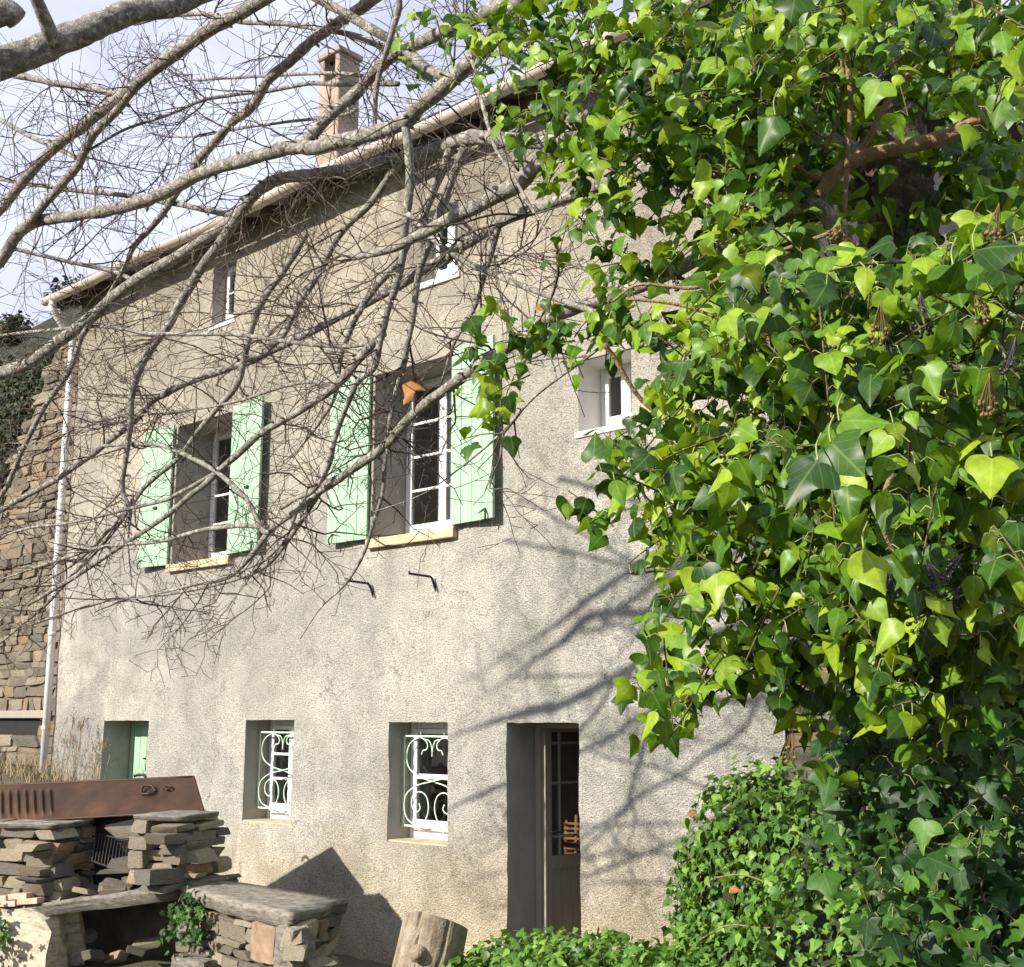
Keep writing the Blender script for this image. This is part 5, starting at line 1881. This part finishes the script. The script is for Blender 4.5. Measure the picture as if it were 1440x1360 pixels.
# woody vine stems
for pts, w0, w1, d in (([(1460, 118), (1440, 128), (1380, 165), (1320, 195), (1230, 215), (1180, 240), (1150, 275)], 26, 20, 3.6),
                       ([(1180, 30), (1192, 90), (1196, 150), (1190, 250), (1188, 300)], 9, 7, 3.5), ([(1150, 30), (1176, 58), (1186, 100), (1180, 160), (1160, 215)], 8, 5, 3.55),
                       ([(1190, 320), (1120, 345), (1040, 375), (980, 405), (900, 400), (860, 425)], 7, 4, 3.3), ([(1110, 480), (1030, 455), (960, 430), (880, 420)], 6, 4, 3.3),
                       ([(850, 484), (865, 505), (900, 560), (960, 610), (1000, 650), (1060, 690), (1100, 720)], 7, 6, 3.5),
                       ([(1255, 665), (1243, 700), (1243, 745), (1262, 785)], 9, 6, 2.4), ([(1440, 770), (1415, 800), (1380, 795), (1340, 805)], 8, 4, 2.7),
                       ([(1290, 90), (1250, 140), (1210, 210), (1150, 250), (1110, 225)], 12, 8, 3.7), ([(1300, 1290), (1360, 1330), (1440, 1335)], 5, 4, 2.9),
                       ([(900, 190), (960, 150), (1040, 130), (1120, 60), (1180, 20)], 9, 12, 4.0), ([(1140, 500), (1200, 480), (1250, 560), (1255, 665)], 8, 9, 2.9)):
    P = np.array([at(x, y, d + 0.02 * i) for i, (x, y) in enumerate(pts)])
    C = catmull(P, 5)
    child('vine_stem', tube_mesh('vine_stem', C, np.linspace(w0, w1, len(C)) * 0.5 * d / FPX, 8), M['vine'], ivy)
# berry umbels
ico = bmesh.new()
bmesh.ops.create_icosphere(ico, subdivisions=1, radius=1)
ICV = np.array([v.co for v in ico.verts])
ICT = np.array([[v.index for v in f.verts] for f in ico.faces])
ico.free()
for x, y, d, br in ((1330, 850, 2.5, 0), (1290, 880, 2.5, 0), (1335, 800, 2.5, 0), (905, 640, 3.4, 0), (1170, 500, 2.8, 0), (1130, 560, 2.9, 0), (1175, 330, 3.2, 1), (1195, 350, 3.2, 1),
                    (1060, 400, 3.3, 1), (1085, 425, 3.3, 1), (1180, 435, 3.0, 1), (1400, 330, 2.5, 1), (1390, 570, 2.4, 1), (1250, 510, 2.7, 0), (958, 985, 3.0, 1), (1300, 460, 2.6, 0), (1235, 470, 2.7, 1), (1380, 440, 2.4, 1), (1020, 640, 3.1, 0),
                    (1090, 600, 2.9, 0), (1250, 830, 2.6, 0), (1420, 520, 2.4, 0), (950, 400, 3.9, 0), (1110, 1060, 3.0, 1), (1320, 820, 2.45, 0)):
    c = at(x, y, d - 0.1)
    nm = NM()
    ncnt = int(RNG.integers(11, 18))
    root = c + np.array([0, 0, 0.05]) + RNG.normal(0, .02, 3)
    for k in range(ncnt):
        g = RNG.normal(0, 1, 3)
        g /= np.linalg.norm(g)
        bp = c + g * 0.021 * RNG.uniform(.7, 1.1)
        nm.add(bp + ICV * RNG.uniform(0.0042, 0.0058), ICT)
        nm.add(*tube(np.array([root, bp]), 0.0009, 3, False))
    child('berry_cluster', nm.mesh('berry_cluster', M['berrybrown' if br else 'berry'], True), M['berry'], ivy)

# young star-leaved ivy low on the trunk and bank at the right edge
ivy2 = empty('ivy', at(1330, 1420, 3.4), 'dark green star-leaved young ivy in the lower right corner below the adult ivy', 'ivy')
FO2 = Foliage(LV_STAR)
STEM, PET = NM(), NM()
for c in ((1250, 1010, 50, 90, 3.6, .15, 70), (1340, 1080, 100, 80, 3.3, .15, 130), (1280, 1170, 80, 90, 3.3, .15, 110), (1390, 1180, 70, 120, 3.0, .15, 100), (1330, 1290, 110, 80, 3.0, .12, 110),
          (1400, 1320, 60, 60, 2.8, .1, 50), (1240, 1080, 50, 80, 3.7, .15, 70), (1230, 940, 30, 60, 3.7, .1, 30), (1270, 1330, 60, 40, 3.3, .1, 40), (1420, 1050, 50, 90, 2.9, .1, 50)):
    shoots(*c[:6], int(c[6] * 1.35), 0.078, FO2, 0.7, 6, 0.55)
for cx, cy, rx, ry, n in ((1310, 1100, 130, 160, 240), (1360, 1300, 110, 90, 140)):
    shoots(cx, cy, rx, ry, 4.3, .25, n, 0.11, FO2, stems=False)
FO2.finish(ivy2, M['darkleaf'])
child('shoots', STEM.mesh('shoots', M['shoot'], True), M['shoot'], ivy2)['kind'] = 'stuff'
child('leaf_stalks', PET.mesh('leaf_stalks', M['petiole'], True), M['petiole'], ivy2)['kind'] = 'stuff'

# ivy bush over the low wall end
bush = empty('ivy', (2.9, -0.7, 0.2), 'rounded small-leaved ivy mound against the rendered wall right of the door', 'ivy')
FO3 = Foliage(LV_SMALL)
mound = [(2.68, -0.6, 0.78, 0.72, 0.46, 0.95), (3.2, -0.8, 0.7, 0.65, 0.5, 0.9), (2.36, -0.6, 0.55, 0.50, 0.40, 0.72), (2.9, -1.0, 0.3, 0.75, 0.45, 0.5), (3.6, -1.3, 0.4, 0.7, 0.6, 0.8), (2.6, -0.5, 1.25, 0.35, 0.3, 0.42)]
nm = NM()
sph = bmesh.new()
bmesh.ops.create_icosphere(sph, subdivisions=2, radius=1)
SPV = np.array([v.co for v in sph.verts])
SPT = np.array([[v.index for v in f.verts] for f in sph.faces])
sph.free()
for x, y, z, a, b, c in mound:
    nm.add(np.array([x, y, z]) + SPV * np.array([a, b, c]) * 0.74, SPT)
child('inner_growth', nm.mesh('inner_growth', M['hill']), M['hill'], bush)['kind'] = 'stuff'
for x, y, z, a, b, c in mound:
    n = int(1500 * (a * c + a * b + b * c) * 1.25)
    g = RNG.normal(0, 1, (n, 3))
    g /= np.linalg.norm(g, axis=1)[:, None]
    g = g[(g[:, 1] < 0.4) & (g[:, 2] > -0.85)]
    P = np.array([x, y, z]) + g * np.array([a, b, c]) * RNG.uniform(0.78, 1.12, (len(g), 1))
    P[:, 1] = np.minimum(P[:, 1], -0.03)
    P[:, 2] = np.maximum(P[:, 2], 0.15)
    nn = g / np.array([a, b, c])
    nn /= np.linalg.norm(nn, axis=1)[:, None]
    N = nn * 0.7 + np.array(SUNV) * 0.35
    FO3.add(P, leaf_frames(len(P), N, DOWN + nn * 0.3, 0.55), RNG.uniform(0.03, 0.095, len(P)))
FO3.finish(bush, M['smallleaf'])

for pts in (((2.3, -1.12, .5), (2.75, -1.32, .72), (3.2, -1.5, .78), (3.7, -1.6, .95)), ((2.6, -1.2, 1.0), (2.95, -1.38, 1.06), (3.3, -1.42, .98)), ((2.4, -1.1, .2), (2.9, -1.7, .42), (3.6, -1.9, .5))):
    child('runner', tube_mesh('runner', catmull(np.array(pts), 6), np.array([0.007, 0.004]), 5), M['vine'], bush)

# low ivy creeping over the ground along the bottom edge
gi = empty('ivy', (1.6, -1.7, 0.3), 'low strip of ground ivy creeping in front of the door', 'ivy')
FO4 = Foliage(LV_SMALL)
n = 5200
px = RNG.uniform(0.35, 4.4, n)
py = RNG.uniform(-2.6, -0.75, n)
ok = (py < -0.95 + 0.5 * (px - 1.5) * (px > 1.5)) & (px > 0.15 + 0.25 * np.abs(py + 1.6) * 2)
px, py = px[ok], py[ok]
pz = ground_h(px, py) + RNG.uniform(0.03, 0.26, len(px)) * np.clip((px - .3) * 1.5, .4, 1)
N = np.tile(np.array([0.0, -0.35, 0.85]), (len(px), 1))
FO4.add(np.stack([px, py, pz], 1), leaf_frames(len(px), N, np.array([0.1, -0.7, -0.3]), 0.45), RNG.uniform(0.045, 0.09, len(px)))
FO4.finish(gi, M['smallleaf'])

# ivy tuft on the table's left end and by the pale boulder
for nm_, cen, n, lab in (('ivy', np.array([-1.86, -2.36, 0.42]), 150, 'small dark ivy tuft hanging from the left end of the stone table'),
                         ('ivy', np.array(bq(1.85, -0.22, 0.20)), 90, 'small ivy sprig over the pale boulder at the left edge')):
    th = empty(nm_, cen, lab, 'ivy')
    f = Foliage(LV_STAR)
    g = RNG.normal(0, 1, (n, 3)) * np.array([0.14, 0.05, 0.11])
    g[:, 2] -= np.abs(g[:, 0]) * 0.3
    P = cen + g + np.array([0, -0.04, 0])
    f.add(P, leaf_frames(n, np.array([0.1, -0.8, 0.5]), DOWN, 0.4), RNG.uniform(0.04, 0.085, n))
    f.finish(th, M['darkleaf'], 120)

# ------------------------------------------------------------------ single dead leaves
def dead_leaf(px_, py_, d, size, label, rot, out):
    V, T, UV = leaf_shape([(0, 0), (0.2, -0.05), (0.40, 0.02), (0.42, 0.16), (0.27, 0.5), (0.12, 0.82), (0, 1)], 0.75, 0.25, 0.5, 3)
    o = link('dead_leaf', NM().add(V * size, T, None, UV).mesh('dead_leaf', M['dead'], True, True), M['dead'])
    R = leaf_frames(1, out, DOWN + RT * rot, 0.05)[0]
    m4 = Matrix.Identity(4)
    for a in range(3):
        for b in range(3):
            m4[a][b] = R[a][b]
    m4.translation = Vector(at(px_, py_, d))
    o.matrix_world = m4
    return tag(o, label, 'leaf')


dead_leaf(578, 536, dep(578) - 0.25, 0.135, 'curled orange dead leaf caught on a branch before the main window', -0.05, OUT)
dead_leaf(755, 428, dep(755) - 0.4, 0.09, 'small orange dead leaf lying on the branch above the ivy sprig', 1.0, OUT + np.array([0, 0, .8]))

lf = dead_leaf(1003, 1090, 9.0, 0.085, 'brown curled dead leaf on top of the rounded ivy mound', 0.8, np.array([-.1, -.5, .8]))
lf.location = (2.28, -1.02, 1.42)
lf = dead_leaf(1086, 1195, 9.0, 0.075, 'brown dead leaf caught in the middle of the ivy mound front', 1.2, np.array([.2, -.8, .5]))
lf.location = (2.85, -1.42, 0.98)

# ------------------------------------------------------------------ dry grass bank, shrub over the left wall, hillside wood
nm = NM()
for _ in range(1700):
    x = RNG.uniform(-12.5, -6.4)
    y = RNG.uniform(-1.3, -0.02)
    z = float(ground_h(np.array(x), np.array(y)))
    h = RNG.uniform(0.08, 0.38) * (1.0 if x < -7.5 else 0.6)
    lean = RNG.normal(0, 0.16, 2)
    w = RNG.uniform(0.003, 0.007)
    a = RNG.uniform(0, 6.28)
    dx, dy = math.cos(a) * w, math.sin(a) * w
    p0, p1, p2 = np.array([x, y, z - .03]), np.array([x + lean[0] * .4, y + lean[1] * .4, z + h * .6]), np.array([x + lean[0] * 1.3, y + lean[1] * 1.3, z + h])
    nm.add([p0 - [dx, dy, 0], p0 + [dx, dy, 0], p1 + [dx * .7, dy * .7, 0], p1 - [dx * .7, dy * .7, 0], p2], [[3, 2, 4]], [[0, 1, 2, 3]])
o = link('dry_grass', nm.mesh('dry_grass', M['straw']), M['straw'])
tag(o, 'dry straw-coloured grass on the bank at the foot of the downpipe', 'grass', kind='stuff')
# dry umbel weeds
for k, (x, y) in enumerate(((-7.35, -0.25), (-7.9, -0.3), (-8.3, -0.2), (-7.1, -0.35))):
    z = float(ground_h(np.array(x), np.array(y)))
    wd = NM()
    for s in range(7):
        tip = np.array([x + RNG.normal(0, .22), y + RNG.normal(0, .08), z + RNG.uniform(.45, .95)])
        c = catmull(np.array([[x, y, z - .05], (np.array([x, y, z]) + tip) / 2 + RNG.normal(0, .04, 3), tip]), 4)
        wd.add(*tube(c, np.linspace(.005, .002, len(c)), 4, False))
        for q in range(7):
            e = tip + RNG.normal(0, .035, 3)
            wd.add(*tube(np.array([c[-2], e]), .0018, 3, False))
            wd.add(e + ICV * .008, ICT)
    o = link('dry_weed', wd.mesh('dry_weed', M['vine']), M['vine'])
    tag(o, ['dry brown weed in front of the dark green-door recess', 'dry brown weed midway between downpipe and green-door recess', 'dry brown weed nearest to the white downpipe', 'dry brown weed right above the rusty sheet beside the green door'][k], 'weed', 'dry weeds on the bank')

sh = empty('shrub', (-12.6, 1.2, 2.0), 'dark evergreen shrub growing above the left stone wall', 'shrub')
F5 = Foliage(LV_SMALL)
bl = [(-12.4, 0.8, 6.3, 1.0, 0.6, 1.6), (-11.6, 1.2, 7.2, 0.9, .6, .9), (-13.2, 0.8, 5.2, 1.1, .7, 1.5), (-10.7, 1.6, 7.9, 0.7, .6, .55), (-12.6, .4, 4.6, .7, .4, .9)]
for x, y, z, a, b, c in bl:
    n = int(1500 * (a * c + a * b + b * c))
    g = RNG.normal(0, 1, (n, 3))
    g /= np.linalg.norm(g, axis=1)[:, None]
    P = np.array([x, y, z]) + g * np.array([a, b, c]) * RNG.uniform(0.55, 1.15, (n, 1))
    F5.add(P, leaf_frames(n, g * .8 + np.array(SUNV) * .2, DOWN, 0.6), RNG.uniform(0.05, 0.11, n))
F5.finish(sh, M['evergreen'], 60)
for x, y, z, a, b, c in bl[:4]:
    child('stem', tube_mesh('stem', catmull(np.array([[-12.6, 1.3, 1.0], [x * .5 - 6.3, 1.3, z * .6], [x, y + .1, z]]), 4), np.linspace(.06, .02, 9), 6), M['twig'], sh)

F6 = NM()
for k in range(900):
    X, Y = RNG.uniform(-48, 48), RNG.uniform(-46, 24)
    r2 = (X / 40) ** 2 + (Y / 34) ** 2
    if r2 > 1.6:
        continue
    Z = 37 * math.exp(-r2 * 1.3) - 2.0
    R = RNG.uniform(0.9, 1.9)
    n = 130
    g = RNG.normal(0, 1, (n, 3))
    g /= np.linalg.norm(g, axis=1)[:, None]
    P = np.array([X + HILL[0], Y + HILL[1], Z + R * .5]) + g * np.array([R, R, R * 0.9]) * RNG.uniform(.6, 1.1, (n, 1))
    Mx = leaf_frames(n, g, DOWN, 0.5) * RNG.uniform(.25, .6, n)[:, None, None]
    V, T, UV = LV_SMALL[2]
    VV = np.einsum('nij,vj->nvi', Mx, V) + P[:, None, :]
    F6.add(VV.reshape(-1, 3), (T[None] + (np.arange(n) * len(V))[:, None, None]).reshape(-1, 3), None, np.tile(UV, (n, 1)))
o = link('hillside_wood', F6.mesh('hillside_wood', M['evergreen'], True, True), M['evergreen'])
tag(o, 'dark evergreen wood covering the hillside behind the house on the left', 'wood', kind='stuff')
